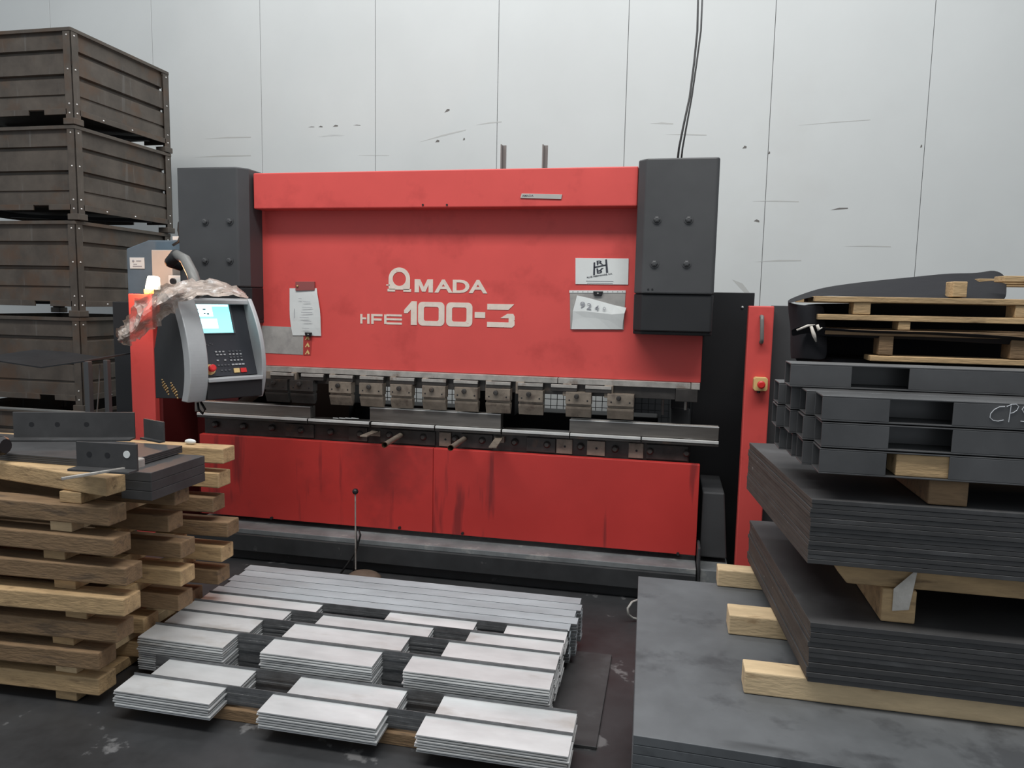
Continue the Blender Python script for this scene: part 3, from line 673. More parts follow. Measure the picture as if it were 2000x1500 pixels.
# cables dropping to right column
q = MB(); q.tube([at(1323, 318, Y=4.35), at(1326, 290, Y=4.35), at(1335, 245, Y=4.35), at(1347, 190, Y=4.4), at(1356, 120, Y=4.5), at(1362, 60, Y=4.6), at(1364, -30, Y=4.7)], .006, 8)
tag(q.build('power_cable', RUBBER, smooth=True), 'black cable hanging down to right column top, left of its pair', 'cable', 'cables hanging above the right column')
q = MB(); q.tube([at(1330, 318, Y=4.4), at(1333, 290, Y=4.4), at(1341, 245, Y=4.4), at(1351, 190, Y=4.45), at(1361, 120, Y=4.5), at(1369, 60, Y=4.6), at(1373, -30, Y=4.7)], .005, 8)
tag(q.build('power_cable', RUBBER, smooth=True), 'black cable hanging down to right column top, right of its pair', 'cable', 'cables hanging above the right column')

# mesh guard behind the press
mg = empty('mesh_fence', (-1.4, 6.0, 0), 'black wire mesh fence seen through the gap behind the press tools', 'fence')
q = MB()
for i in range(61): x = -3.0+i*.053; q.box(x-.0025, x+.0025, 5.998, 6.002, .1, 1.35)
for k in range(24): z = .12+k*.053; q.box(-3.0, .2, 5.994, 5.998, z-.0025, z+.0025)
q.build('wire_grid', DARKER, mg)
for x in (-3.02, -1.4, .2): MB().box(x-.02, x+.02, 5.98, 6.02, 0, 1.4).build('fence_post', DARKER, mg, bev=.003)

gx0, gx1 = at(1196, 800, Y=6.4).x, at(1330, 800, Y=6.4).x  # added box behind the fence, cuts the white wall showing through the gap
gc = empty('dim_backing', ((gx0+gx1)/2, 6.5, 0), 'added grey box dimming the gap behind the wire fence at the right end', 'cabinet')
MB().box(gx0, gx1, 6.35, 6.8, 0, 1.25).build('backing_body', ARMG, gc, bev=.006)
MB().box(gx0+.02, gx1-.02, 6.335, 6.35, .05, 1.2).build('backing_front', DARK, gc, bev=.003)
# ------------------------------------------------------------------ foot pedal
p = at(694, 960, Y=3.98)
fp = empty('foot_pedal', (p.x, 3.98, 0), 'foot pedal with tall thin rod and black ball knob before the press', 'foot pedal')
MB().tube([(p.x, 3.98, .05), (p.x, 3.98, p.z)], .0045, 8).build('rod', STEEL, fp)
MB().ball(p, .018, n=18).build('ball_knob', BLACKP, fp, smooth=True)
MB().ball((p.x+.07, 3.95, .015), .075, n=16, sc_=(1.4, 1., .6)).build('pedal_body', BROWN, fp, smooth=True).data.transform(Matrix.Identity(4))
q = MB(); pts = [at(x, y, Y=4.0) for x, y in ((690, 1122), (692, 1090), (700, 1060), (704, 1045), (700, 1034), (695, 1040), (697, 1060), (694, 1078), (680, 1100), (664, 1122))]
q.tube(pts, .006, 8).build('pedal_cable', RUBBER, fp, smooth=True)

# ------------------------------------------------------------------ floor cable & plates
q = MB(); pts = [at(x, y, Z=z) for x, y, z in ((1262, 1172, .05), (1247, 1171, .10), (1234, 1176, .11), (1226, 1188, .09), (1227, 1200, .05), (1236, 1207, .02), (1250, 1210, .01), (1275, 1212, .01))]
q.tube(pts, .006, 8); tag(q.build('cable', LGREY, smooth=True), 'pale cable loop on the floor beside the dark sheet pile', 'cable')
tag(MB().box(-.42, -.20, 2.6, 3.35, 0, .012).build('steel_plate', PLATE, bev=.002), 'thin dark plate on the floor right of the bright steel profiles', 'steel plate')

# ------------------------------------------------------------------ crates
CW, CD, CH = 1.22, 1.10, .735
def make_crate():
    t = empty('steel_crate', (0, 0, 0), 'x', 'crate', 'stacked steel crates')
    # origin = front right bottom corner footprint centre; local x: -CW..0, y:0..CD
    zb, zt = .115, CH-.012
    def prof(flip):
        # ribbed profile (depth, z): outward 0, groove .022
        h = zt-zb; P = []
        for a, d in ((0, 0), (.03, .012), (.235, .012), (.245, .04), (.275, .04), (.30, .002), (.545, .002), (.555, .034), (.585, .034), (.61, .004), (.80, .004), (.81, .016), (.83, .016), (.84, .002), (1, .002)):
            P.append((d, zt-a*h if False else zb+(1-a)*h))
        return P
    def panel(p0, p1, inward):
        P = prof(0); vs = []
        for d, z in P:
            for e in (p0, p1): vs.append((e[0]+inward[0]*d, e[1]+inward[1]*d, z))
        n = len(P); back = []
        for d, z in P:
            for e in (p0, p1): back.append((e[0]+inward[0]*(d+.004), e[1]+inward[1]*(d+.004), z))
        fs = [(2*i, 2*i+1, 2*i+3, 2*i+2) for i in range(n-1)]+[(2*n+2*i, 2*n+2*i+1, 2*n+2*i+3, 2*n+2*i+2) for i in range(n-1)]
        return MB().add(vs+back, fs)
    o_ = .012
    panel((-CW+.06, o_), (-.06, o_), (0, 1)).build('side_wall', CRATE, t, local=True)
    panel((-CW+.06, CD-o_), (-.06, CD-o_), (0, -1)).build('side_wall', CRATE, t, local=True)
    panel((-o_, .06), (-o_, CD-.06), (-1, 0)).build('side_wall', CRATE, t, local=True)
    panel((-CW+o_, .06), (-CW+o_, CD-.06), (1, 0)).build('side_wall', CRATE, t, local=True)
    MB().box(-CW+.02, -.02, .02, CD-.02, zb+.02, zb+.03).build('crate_floor', CRATE, t, local=True)
    for cx, sx_ in ((-.0, -1), (-CW, 1)):
        for cy, sy_ in ((0, 1), (CD, -1)):
            q = MB(); x0, x1 = sorted((cx, cx+sx_*.07)); y0, y1 = sorted((cy, cy+sy_*.008)); q.box(x0, x1, y0, y1, .03, CH-.02)
            x0, x1 = sorted((cx, cx+sx_*.008)); y0, y1 = sorted((cy, cy+sy_*.07)); q.box(x0, x1, y0, y1, .03, CH-.02)
            c = q.build('corner_post', CRATE, t, local=True, bev=.002)
            q = MB(); x0, x1 = sorted((cx-sx_*.012, cx+sx_*.085)); y0, y1 = sorted((cy-sy_*.012, cy+sy_*.085)); q.box(x0, x1, y0, y1, .002, .05)
            q.build('foot', CRATE, t, local=True, bev=.004)
            q = MB()
            for zz in (.09, .16, .42, CH-.06):
                q.ball((cx+sx_*.035, cy, zz), .007, n=8); q.ball((cx, cy+sy_*.035, zz), .007, n=8)
            q.build('rivet', BRIGHT, c, local=True)
    # top rim
    MB().box(-CW, 0, -.004, .012, CH-.03, CH-.003).box(-CW, 0, CD-.012, CD+.004, CH-.03, CH-.003).box(-.012, .004, 0, CD, CH-.03, CH-.003).box(-CW-.004, -CW+.012, 0, CD, CH-.03, CH-.003).build('top_rim', CRATE, t, local=True, bev=.002)
    # base rail with fork slots
    q = MB()
    for y0, y1 in ((.0, .012), (CD-.012, CD)):
        q.box(-CW+.06, -.40, y0, y1, .08, .125); q.box(-.26, -.06, y0, y1, .08, .125); q.box(-.40, -.26, y0, y1, .118, .125)
    for x0, x1 in ((-.012, 0), (-CW, -CW+.012)): q.box(x0, x1, .06, CD-.06, .08, .125)
    q.build('base_rail', CRATE, t, local=True, bev=.002)
    q = MB()
    for yy in (.3, .62): q.ball((0, yy, .10), .007, n=8)
    q.build('rivet', BRIGHT, t, local=True)
    MB().beam((-CW+.1, .5, .1), (-.1, .95, .1), .05, .03).build('base_bar', DARKER, t, local=True)
    return t
cp = make_crate()
lbs = ['rusty steel crate on the floor, lowest of the left stack', 'steel crate second from the floor, behind the dark rack', 'brown steel crate third from the floor, beside the blue cabinet',
       'steel crate fourth from the floor in the left stack', 'top steel crate of the left stack, above all the others']
for i, z in enumerate((.0, .735, 1.47, 2.205, 2.94)):
    c = cp if i == 0 else copy_tree(cp)
    place(c, -4.445+(.03 if i in (3, 4) else 0), 4.9, z+.0, 0); c['label'] = lbs[i]
    c.scale = (1, 1, .955 if i > 2 else 1)
    if i == 4: c.location.z = 2.205+.702
# second crate pile edge farther left-back is hidden

# dark rack in front of crates
rk = empty('metal_rack', (-3.75, 3.95, 0), 'dark steel rack with bent lid before the crates, left edge', 'rack')
a = at(162, 706, Y=3.9); b2 = at(182, 708, Y=3.9)
MB().box(a.x, a.x+.035, 3.9, 3.935, 0, a.z).build('rack_post', DARK, rk, bev=.003)
MB().box(b2.x, b2.x+.03, 3.98, 4.01, 0, b2.z+.01).build('rack_post', DARK, rk, bev=.003)
MB().box(-4.5, -4.465, 3.9, 3.935, 0, a.z-.03).build('rack_post', DARK, rk, bev=.003)
ld_ = [at(x, y, Y=3.9) for x, y in ((-60, 702), (0, 706), (80, 718), (165, 706))]
vs = []
for v in ld_: vs += [v, v+Vector((0, .5, .03))]
MB().add(vs, [(2*i, 2*i+2, 2*i+3, 2*i+1) for i in range(3)]).build('bent_lid', DARKER, rk, solid=.008)
zb_ = at(80, 800, Y=3.9).z
MB().box(-4.49, a.x, 3.905, 3.93, zb_-.012, zb_).build('rack_rail', ARMG, rk, bev=.002)
MB().tube([at(195, 712, Y=4.1), at(193, 760, Y=4.1), at(186, 850, Y=4.1)], .004, 6).build('thin_rod', ARMG, rk)
q = MB().tube([at(200, 828, Y=4.0), at(207, 824, Y=4.0), at(228, 824, Y=4.0), at(231, 828, Y=4.0), at(231, 836, Y=4.0)], .012, 8)
q.tube([at(216, 824, Y=4.0), Vector((at(216, 824, Y=4.0).x, 4.0, 0))], .01, 8)
tag(q.build('bent_pipe', ARMG, smooth=True), 'short grey bent pipe standing left of the left red guard post', 'pipe')

# ------------------------------------------------------------------ left pallets
PT = .072
def pallet(k, zt, fx, mx, rx, sx_, m3, label):
    t = empty('wooden_pallet', (-2.6, 2.75, zt-.118), label, 'pallet', 'stacked rough pallets at the left')
    dy = random.uniform(-.012, .012)
    for (xe, y0, m_) in ((fx, 2.40, m3[0]), (mx, 2.72, m3[1]), (rx, 3.03, m3[2])):
        if xe is None: continue
        q = MB(); a = -.07 if (k == 0 and y0 < 2.5) else random.uniform(.0, .03)
        q.box(-3.45, 0, -.05, .05, zt-PT, zt); M = Matrix.Translation((xe, y0+.05+dy, 0)) @ Matrix.Rotation(a, 4, 'Z'); q.v = [M @ v for v in q.v]
        for v in q.v:
            if v.x < -3.4: v.x = -3.4
        q.build('plank', m_, t, bev=.005)
    for x in (sx_, sx_-.75):
        q = MB().box(x-.05, x+.05, 2.42, 3.12, zt-.118+.001, zt-PT-.001); q.build('bearer', random.choice((WOOD, WOODL)), t, bev=.003)
    return t
fpx = [(209, 935), (212, 992), (224, 1056), (243, 1117), (245, 1180), (227, 1238), (196, 1292), (190, 1340)]
rpx = [(436, 876), (427, 924), (418, 975), (443, 1022), (435, 1070), (425, 1110), (420, 1150), (415, 1190)]
mpx = [None, None, None, (352, 1062), (356, 1118), (348, 1165), (340, 1210), (340, 1250)]
spx = [(137, 975), (119, 1035), (106, 1095), (127, 1155), (149, 1215), (124, 1275), (130, 1330), (130, 1380)]
nm = ['topmost', 'second from top', 'third from top', 'fourth from top', 'fifth from top', 'sixth from top', 'seventh from top', 'bottom']
W3 = [(WOOD, WOODD, WOOD), (WOODD, WOODD, WOOD), (WOODD, WOODD, WOODD), (WOODD, WOODD, WOODD), (WOOD, WOOD, WOOD), (WOODD, WOODD, WOODD), (WOODD, WOOD, WOODD), (WOOD, WOOD, WOOD)]
for k in range(8):
    zt = .948-.118*k
    fx = at(*fpx[k], Y=2.4).x; rx = at(*rpx[k], Y=3.03).x; sx_ = at(*spx[k], Y=2.42).x
    mx = at(*mpx[k], Y=2.72).x if mpx[k] else (-2.5, -2.03, -2.06)[k]
    if k >= 6: mx = min(mx, -2.20); rx = min(rx, -2.19)
    pallet(k, zt, fx, mx, rx, sx_, W3[k], 'rough timber pallet at left, %s in its stack' % nm[k])
# steel block packet
for k in range(3):
    o = MB().box(-2.135, -1.995, 2.53, 2.88, .8315+k*.0385, .8315+k*.0385+.0375).build('steel_flat_bar', PLATE, bev=.002)
    tag(o, 'thick dark steel flat in the packet poking out of the left pallets', 'steel bar', 'steel flats between the left pallets')
for k in range(4):
    o = MB().box(-3.1, -2.12, 2.54, 2.90, .9485+k*.008, .9485+k*.008+.0075).build('dark_plate', PLATE, bev=.0015)
    tag(o, 'thin dark plate lying on the topmost left pallet under the brackets', 'steel plate', 'dark plates on the top left pallet')
def bracket(a, b_, h, fl, label, holes, z0=.981, sticker=False):
    a = Vector((a.x, a.y, z0)); b_ = Vector((b_.x, b_.y, z0)); d = (b_-a); L_ = d.length; ang = math.atan2(d.y, d.x)
    t = empty('steel_angle', a, label, 'angle bracket', None, rz=ang)
    MB().box(0, L_, 0, .010, .0, h).build('upright_leg', PLATE, t, local=True, bev=.0015)
    MB().box(0, L_, -fl, 0, .0, .009).build('flat_leg', PLATE, t, local=True, bev=.0015)
    for x in holes: MB().tube([(x*L_, -.001, h*.55), (x*L_, .0005, h*.55)], .011, 14).build('bolt_hole', BLACKP, t, local=True)
    if sticker: o = MB().tube([(L_*.84, -.002, h*.62), (L_*.84, 0, h*.62)], .014, 16).build('round_sticker', WHITE, t, local=True); o['label'] = 'small round white sticker'
    return t
bracket(Vector((-2.92, 2.80, 0)), Vector((-2.42, 2.97, 0)), .125, .06, 'dark angle iron with holes lying behind, on top left pallet', (.15, .36, .6))
bracket(at(150, 915, Z=.98), at(268, 922, Z=.98), .105, .05, 'dark angle iron with a round white sticker on top left pallet', (.22, .52), sticker=True)
bracket(Vector((-2.385, 2.985, 0)), Vector((-2.24, 2.93, 0)), .095, .02, 'short dark angle iron behind the stickered one on top left pallet', ())
o = MB().beam(at(120, 935, Z=.99)+Vector((0, 0, 0)), at(262, 912, Z=.99), .012, .010).build('steel_rod', STEEL, bev=.002); tag(o, 'thin bright steel strip lying in front of the stickered angle iron', 'steel strip')
v = at(268, 912, Z=.985); o = MB().box(v.x-.022, v.x+.022, v.y-.02, v.y+.02, .9815, 1.02).build('steel_nut', STEEL, bev=.006); tag(o, 'small square steel block at the corner of the top left pallet', 'steel block')
v = at(8, 885, Z=.99); q = MB().tube([(v.x-.03, v.y, .99+.03), (v.x-.005, v.y, .99+.03), (v.x+.01, v.y, .99+.03)], [.04, .04, .03], 14); tag(q.build('clamp_head', BLACKP), 'black round clamp head at the left edge on the pallet', 'clamp')
v = at(372, 868, Z=.948); q = MB().ball((v.x, v.y, .948+.0135), .0135, n=14, sc_=(2.2, 1, 1)); tag(q.build('chalk_stub', WHITE, smooth=True), 'small white chalk stub on the rear plank by the press', 'chalk')

# ------------------------------------------------------------------ bright profiles pile
XA, XB = -2.165, -.385
def notched(tabs, label, up=.001):
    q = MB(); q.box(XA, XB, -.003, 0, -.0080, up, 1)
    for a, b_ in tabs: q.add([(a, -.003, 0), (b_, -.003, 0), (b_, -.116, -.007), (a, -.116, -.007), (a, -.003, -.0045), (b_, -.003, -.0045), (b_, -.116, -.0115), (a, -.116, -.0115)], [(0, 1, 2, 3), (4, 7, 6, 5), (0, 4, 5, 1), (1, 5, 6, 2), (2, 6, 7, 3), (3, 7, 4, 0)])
    o = q.build('notched_profile', [GALV, CUTSHADE], origin=(0, 0, 0)); tag(o, label, 'steel profile', 'bright notched steel profiles'); return o
rowsN = [  # y back, z top, tabs, layers, name
    (3.137, .198, ((-2.165, -1.56), (-1.22, -.80), (-.66, -.385)), 5, 'fourth row from the front'),
    (3.02, .203, ((-2.165, -1.66), (-1.50, -.97), (-.80, -.385)), 14, 'third row from the front'),
    (2.895, .208, ((-2.15, -1.73), (-1.575, -1.035), (-.86, -.385)), 14, 'second row from the front'),
    (2.745, .205, ((-2.165, -1.76), (-1.59, -1.10), (-.97, -.385)), 15, 'tall front row'),
    (2.60, .135, ((-2.1, -1.70), (-1.50, -1.05), (-.90, -.385)), 8, 'low row in front'),
    (2.47, .125, ((-2.165, -1.75), (-1.55, -1.08), (-.93, -.385)), 7, 'lowest nearest row')]
for y, zt, tabs, n, nmr in rowsN:
    o = notched(tabs, 'bright steel profile with notches, %s of the pile' % nmr, .010)
    for k in range(n):
        c = o if k == 0 else copy_tree(o2 if k > 1 else o)
        if k == 1:
            o2 = notched(tabs, o['label']); C.objects.unlink(c); bpy.data.objects.remove(c); c = o2
        place(c, random.uniform(-.005, .005)*(k > 0), y-(.0 if k == 0 else random.uniform(.0, .006)), zt-.0098*k)
        if y < 2.65: c.location.x += .11
        c['group'] = 'bright notched profiles, '+nmr
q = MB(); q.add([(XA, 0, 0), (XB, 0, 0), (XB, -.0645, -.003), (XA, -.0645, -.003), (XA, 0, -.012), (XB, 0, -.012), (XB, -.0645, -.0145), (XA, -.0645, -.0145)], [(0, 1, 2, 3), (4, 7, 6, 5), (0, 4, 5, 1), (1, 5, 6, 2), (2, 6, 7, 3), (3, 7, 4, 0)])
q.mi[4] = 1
pln = q.build('plain_profile', [GALV2, CUTSHADE], origin=(0, 0, 0)); tag(pln, 'long grey steel strip in the stepped rear rows of the profile pile', 'steel profile', 'plain steel strips at the rear of the pile')
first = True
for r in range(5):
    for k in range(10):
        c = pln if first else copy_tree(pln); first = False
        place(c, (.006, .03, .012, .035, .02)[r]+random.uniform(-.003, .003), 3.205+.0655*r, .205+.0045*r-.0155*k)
for i, y in enumerate((2.5, 2.9, 3.4)):
    o = MB().box(-2.1, -.45, y-.05-(.2 if y > 3 else 0), y+.03, 0, .049).build('timber_bearer', WOODD, bev=.004)
    tag(o, ['timber bearer under the front of the bright profile pile', 'timber bearer under the middle of the bright profile pile', 'timber bearer under the rear of the bright profile pile'][i], 'timber', 'timber bearers under the profile pile')

# ------------------------------------------------------------------ right stack
def sheetbox(name, P, z0, z1, m_, **k): return MB().prism(P, 'z', z0, z1).build(name, m_, bev=.0015, **k)
P0 = [(-.045, 1.75), (1.7, 1.70), (1.7, 2.86), (-.078, 2.845)]
for i in range(3):
    y = (1.85, 2.3, 2.75)[i]
    o = MB().box(.0, 1.65, y-.05, y+.05, 0, .1).build('timber_bearer', WOODD, bev=.004)
    tag(o, ['timber bearer on the floor under the front of the dark sheets', 'timber bearer on the floor under the middle of the dark sheets', 'timber bearer on the floor under the rear of the dark sheets'][i], 'timber', 'timber bearers under the dark sheet pile')
n = 20; o = sheetbox('steel_sheet', P0, 0, .0238, PLATEB, origin=(0, 0, 0))
tag(o, 'large dark steel sheet lower in the pile under the right plates', 'steel sheet', 'large dark sheets in the low right pile')
for k in range(n):
    c = o if k == 0 else copy_tree(o); place(c, 0, 0, .1+k*.0247)
    if k == n-1:
        c['label'] = 'stained dark steel sheet topmost on the low pile, before the press'
TOPS = .1+(n-1)*.0247+.0238
# three bearers poking out left
for i, (px, py) in enumerate(((1400, 1099), (1420, 1177), (1450, 1285))):
    v = at(px, py, Z=.66); yb = (v.y, v.y, v.y)[i]
    wd_ = .10 if i == 1 else .075
    o = MB().box(v.x, 1.6, yb-wd_, yb, TOPS+.001, .659).build('timber_bearer', WOODL, bev=.004)
    tag(o, ['pale timber end poking out rearmost under the lower right plates', 'pale timber end poking out in the middle under the lower right plates', 'pale dirty timber end poking out nearest under the lower right plates'][i], 'timber', 'pale timbers under the lower right plates')
def pile(P, z0, z1, n, l_top, l_rest, grp):
    t = (z1-z0)/n; q = MB().prism(P, 'z', 0, t-.0008); q.mi[5] = 1; o = q.build('steel_plate', [PLATE, EDGE], origin=(0, 0, 0), bev=.001); tag(o, l_rest, 'steel plate', grp)
    for k in range(n):
        c = o if k == 0 else copy_tree(o); j = random.uniform(-.003, .003) if k < n-1 else 0
        place(c, j, random.uniform(-.002, .002), z0+k*t)
        if k == n-1: c['label'] = l_top
pile([(.397, 2.0), (1.75, 1.995), (1.70, 2.98), (.337, 2.94)], .66, .826, 12, 'dark steel plate topmost in the lower right plate pile', 'dark steel plate inside the lower right plate pile', 'plates of the lower right pile')
pile([(.381, 2.0), (1.75, 1.995), (1.70, 2.84), (.304, 2.79)], .985, 1.158, 14, 'dark steel plate topmost in the upper right pile, under the tubes', 'dark steel plate inside the upper right plate pile, under the tubes', 'plates of the upper right pile')
# pallet between piles
pt = empty('wooden_pallet', (1.0, 2.4, .826), 'timber pallet squeezed between the two dark plate piles at right', 'pallet')
a = at(1632, 1125, Y=2.06); 
MB().prism([(a.x+.01, .984), (a.x, .972), (a.x+.004, .95), (a.x+.03, .918), (1.7, .918), (1.7, .984)], 'y', 2.06, 2.16).build('plank', WOOD, pt, bev=.004)
MB().box(a.x+.04, 1.65, 2.4, 2.5, .918, .984).build('plank', WOODD, pt, bev=.004)
MB().box(a.x+.02, 1.65, 2.70, 2.78, .918, .984).build('plank', WOODD, pt, bev=.004)
s0 = at(1722, 1180, Y=2.05).x; s1 = at(1790, 1180, Y=2.05).x
MB().box(s0, s1, 2.05, 2.78, .827, .917).build('bearer', WOOD, pt, bev=.004)
MB().box(1.4, 1.5, 2.05, 2.78, .827, .917).build('bearer', WOODD, pt, bev=.004)
x0, x1 = at(1747, 1150, Y=2.04).x, at(1776, 1150, Y=2.04).x
tp = MB().add([(x0, 2.046, .86), (x1+.004, 2.044, .868), (x1+.02, 2.05, .98), (x0+.03, 2.052, .95), (x0, 2.047, .92)], [(0, 1, 2, 3, 4)]).build('tape', TAPE, pt, solid=.002); tp['label'] = 'strip of clear packing tape'
# block & tubes
a0, a1 = at(1812, 950, Y=2.03).x, at(1890, 950, Y=2.03).x
o = MB().box(a0, a1, 2.02, 2.45, 1.159, 1.2255).build('timber_block', WOODD, bev=.004); tag(o, 'worn timber block under the dark tubes, on the upper plates', 'timber')
o = MB().box(1.3, 1.45, 2.02, 2.45, 1.159, 1.2255).build('timber_block', WOODD, bev=.004); tag(o, 'timber block under the far right of the tube stack', 'timber')
TWY, TH_, WT = .098, .0655, .004
def make_tube(slot):
    # local: x from 0 to L, y 0..TWY, z 0..TH_
    L_ = 1.7; q = MB()
    q.box(0, L_, 0, TWY, TH_-WT, TH_); q.box(0, L_, 0, TWY, 0, WT)
    q.box(0, L_, TWY-WT, TWY, WT, TH_-WT)
    s0, s1 = slot
    q.box(0, s0, 0, WT, WT, TH_-WT); q.box(s1, L_, 0, WT, WT, TH_-WT)
    return q.build('square_tube', TUBE, origin=(0, 0, 0), bev=.0012)
tb0 = make_tube((.16, .305))
rn = ['bottom', 'middle', 'upper']; dn = ['front', 'second from front', 'third from front', 'rear']
st = [.392, .367, .345, .325]; first = True
for r in range(3):
    for d in range(4):
        c = tb0 if first else copy_tree(tb0); first = False
        if r == 0 and d > 1: place(c, st[d]+.012, 2.0+d*.1+.01, 1.2265)
        else: place(c, st[d]+random.uniform(-.003, .003), 2.0+d*.1, 1.2265+r*.0685)
        tag(c, 'dark hollow steel tube, %s row, %s position in the right stack' % (rn[r], dn[d]), 'steel tube', 'dark hollow tubes stacked at right')
        if r == 2 and d == 0: topfront = c
c = copy_tree(tb0); place(c, .335, 2.17, 1.2265+3*.0685-.001); tag(c, 'single dark hollow tube lying on top of the tube stack', 'steel tube', 'dark hollow tubes stacked at right')
a0, a1 = at(1745, 900, Y=2.03).x, at(1866, 900, Y=2.03).x
o = MB().box(a0, a1, 2.006, 2.09, 1.231, 1.2875).build('timber_block', WOOD, bev=.003); tag(o, 'brown timber block filling the slot of the front bottom tube', 'timber')
# chalk writing
topfront['label'] = 'dark hollow steel tube with chalk letters, upper row front'
q = MB(); yc = 1.9985
def cz(zx, zy): v = at(1430+zx/3.509, 680+zy/3.509, Y=2.0); return Vector((v.x, yc, v.z))
def stroke(L_): q.tube([cz(*p) for p in L_], .0010, 6)
stroke([(1868, 400), (1830, 402), (1795, 420), (1770, 448), (1765, 475), (1785, 494), (1820, 500), (1858, 492)])
stroke([(1910, 392), (1903, 440), (1893, 506)]); stroke([(1880, 400), (1915, 385), (1945, 384), (1962, 400), (1950, 425), (1925, 442), (1903, 446)])
stroke([(2040, 385), (2005, 395), (1985, 420), (2000, 445), (2035, 460), (2040, 485), (2010, 505), (1975, 500)])
off = Vector(topfront.location)
q.v = [v-off for v in q.v]; o = q.build('chalk_letters', CHALK, topfront, local=True); o['label'] = 'white chalk letters'

# ------------------------------------------------------------------ rear right pallets and film
YR = 3.0
def zr(px, py): return at(px, py, Y=YR)
ldm = empty('wrapped_load', (1.3, 3.4, 0), 'tall load wrapped in black film behind the tubes, carrying flat pallets', 'wrapped load')
q = MB(); q.prism([(.60, YR+.06), (2.1, YR+.06), (2.1, 3.75), (.60, 3.75)], 'z', 0, 1.455).build('wrapped_body', TARP, ldm, bev=.03)
def rpal(z, x0, blocks, m_, label, thick=.021, bh=.043, zb=None, blockw=.05):
    t = empty('wooden_pallet', (1.4, 3.3, z-thick), label, 'pallet', 'flat pallets on the wrapped load')
    for yy, dx in ((YR, 0), (YR+.28, .02), (YR+.58, .03)):
        MB().box(x0+dx, 2.15, yy, yy+.09, z-thick, z).build('board', m_, t, bev=.002)
    for bx in blocks:
        MB().box(bx, bx+blockw, YR+.005, YR+.085, z-thick-bh, z-thick-.001).build('block', m_, t, bev=.003)
    return t
X3 = lambda px, py=600: at(px, py, Y=YR).x
rpal(1.779, X3(1962, 545), (X3(1862, 570), 1.75), WOOD, 'topmost flat pallet at the right edge, reaching past the black film', bh=.058, blockw=X3(1880)-X3(1852))
rpal(1.696, X3(1593, 580), (X3(1668), X3(1985)), WOOD, 'flat pallet second from the top behind the dark tubes', bh=.045, blockw=.06)
rpal(1.628, X3(1598, 615), (X3(1758), 1.9), WOOD, 'flat pallet third from the top behind the dark tubes', bh=.032, blockw=.042)
rpal(1.573, X3(1612, 645), (X3(1717, 680), X3(1975, 680)), WOODD, 'flat pallet fourth from the top, covered by black film', bh=.072, blockw=.05)
o = MB().box(X3(1700, 700), 2.1, YR+.0, YR+.1, 1.456, 1.477).box(X3(1700, 700), 2.1, YR+.5, YR+.6, 1.456, 1.477).build('wooden_board', WOOD, bev=.003); tag(o, 'pair of long tan boards just above the topmost tube', 'board')
# film over it
def sheetgrid(P, m_, name, label, sub=2, amp=.006):
    nr = len(P); nc = len(P[0]); vs = []
    for j, r in enumerate(P):
        for i, v in enumerate(r): vs.append(Vector(v)+Vector((0, amp*math.sin(i*2.3+j*1.7), amp*.5*math.sin(i*1.3+j*2.9))))
    fs = [(j*nc+i, j*nc+i+1, (j+1)*nc+i+1, (j+1)*nc+i) for j in range(nr-1) for i in range(nc-1)]
    o = MB().add(vs, fs).build(name, m_, smooth=True, sub=sub, solid=.003); return tag(o, label, 'black film')
topb = [(1538, 586), (1562, 577), (1592, 566), (1625, 557), (1700, 547), (1780, 541), (1850, 534), (1885, 533), (1915, 531), (1944, 523), (1966, 539)]
topf = [(1540, 590), (1562, 584), (1590, 577), (1625, 574), (1700, 577), (1780, 580), (1850, 582), (1880, 583), (1915, 584), (1944, 585), (1968, 584)]
R1 = [at(x, y, Y=YR+.45) for x, y in topb]; R2 = [at(x, (y+b_[1])/2+2, Y=YR+.22) for (x, y), b_ in zip(topb, topf)]; R3 = [at(x, y+3, Y=YR+.03) for x, y in topf]
sheetgrid([R1, R2, R3], TARP, 'black_film', 'black film sheet rising over the pallets at right against the wall')
bk = [[at(x, y, Y=YR+.40) for x in (1548, 1640, 1740, 1840, 1940, 2050, 2200)] for y in (592, 620, 650, 680, 722)]
sheetgrid(bk, TARP, 'black_film', 'black film wall standing behind the flat pallets at right', amp=.004)
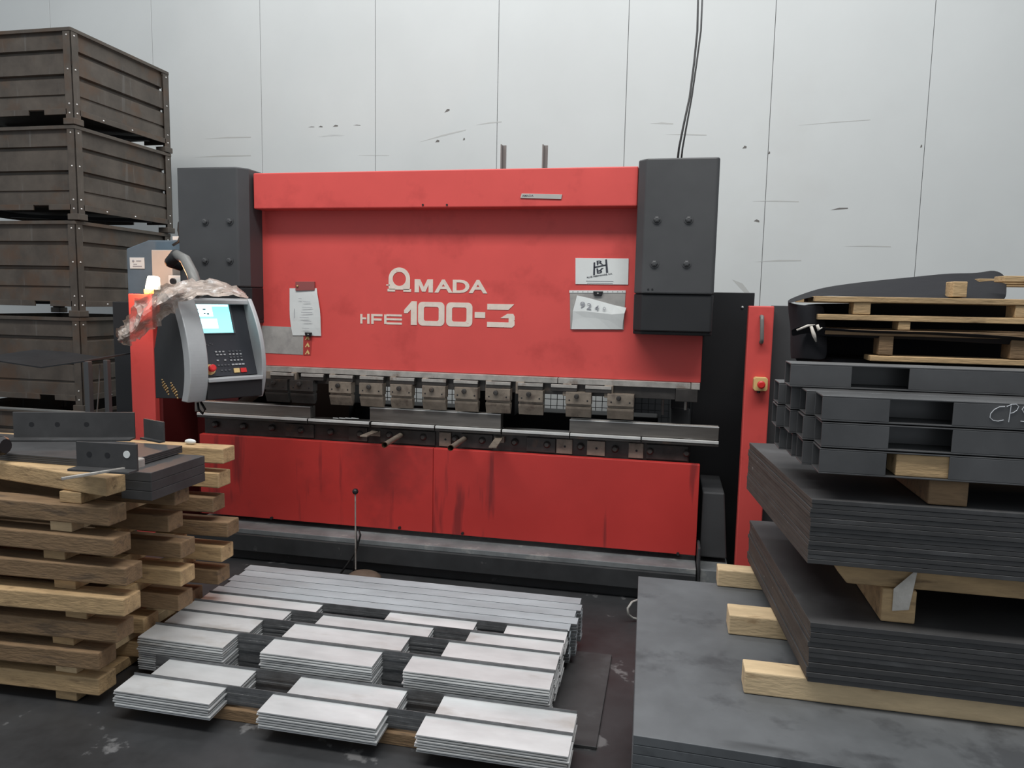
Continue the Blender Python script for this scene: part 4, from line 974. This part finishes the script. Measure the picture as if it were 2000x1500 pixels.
# hanging left side
H = []
for (x, y) in ((1540, 587), (1542, 615), (1546, 640), (1545, 665), (1546, 700)):
    H.append([at(x+4, y, Y=YR+.50), at(x-2, y+2, Y=YR+.3), at(x, y+4, Y=YR+.12), at(x+22, y+(6 if y < 690 else 2), Y=YR+.01), at(x+52, y+6 if y < 690 else y+2, Y=YR+.03), at(x+70, y+7 if y < 690 else y+2, Y=YR+.06)])
sheetgrid(H, TARP, 'black_film', 'black film hanging down the left end of the right pallets', amp=.012)
q = [[at(x, y+dy, Y=YR-.012+.01*k) for (x, y) in ((1545, 644), (1575, 632), (1600, 640), (1640, 642), (1720, 646), (1800, 648), (1880, 652), (1960, 656), (2020, 660))] for k, dy in enumerate((0, 3, 8, 16))]
sheetgrid(q, TARP, 'black_film', 'narrow black film fold with pale edge running along the fourth pallet', amp=.004)
q = MB()
for (pts, w_) in ((((1584, 637), (1590, 655), (1594, 668)), .006), (((1556, 645), (1578, 636), (1592, 634)), .004), (((1596, 634), (1599, 644), (1606, 640)), .006)):
    q.tube([at(x, y, Y=YR-.03) for x, y in pts], [w_, w_*1.3, w_*.4], 6)
tag(q.build('torn_wrap', TAPE, smooth=True), 'torn pale scraps of wrapping at the left end of black film', 'wrapping')

# ------------------------------------------------------------------ light
W = bpy.data.worlds.new('world'); sc.world = W; W.use_nodes = True
bg = W.node_tree.nodes['Background']; bg.inputs[0].default_value = (.86, .93, 1, 1); bg.inputs[1].default_value = .40
def area(loc, rot, sx, sy, e, col=(1, 1, 1)):
    l = bpy.data.lights.new('hall_light', 'AREA'); l.shape = 'RECTANGLE'; l.size = sx; l.size_y = sy; l.energy = e; l.color = col
    o = bpy.data.objects.new('hall_light', l); C.objects.link(o); o.location = loc; o.rotation_euler = rot
area((-1.0, 1.0, 6.6), (math.radians(22), 0, 0), 7, 1.2, 330, (1, .98, .95))
area((-1.0, 5.6, 6.9), (math.radians(0), 0, 0), 8, 1.0, 130, (.95, .98, 1))
sc.view_settings.view_transform = 'Standard'; sc.view_settings.look = 'None'; sc.view_settings.gamma = 1; sc.view_settings.exposure = .14
sc.view_settings.use_curve_mapping = False
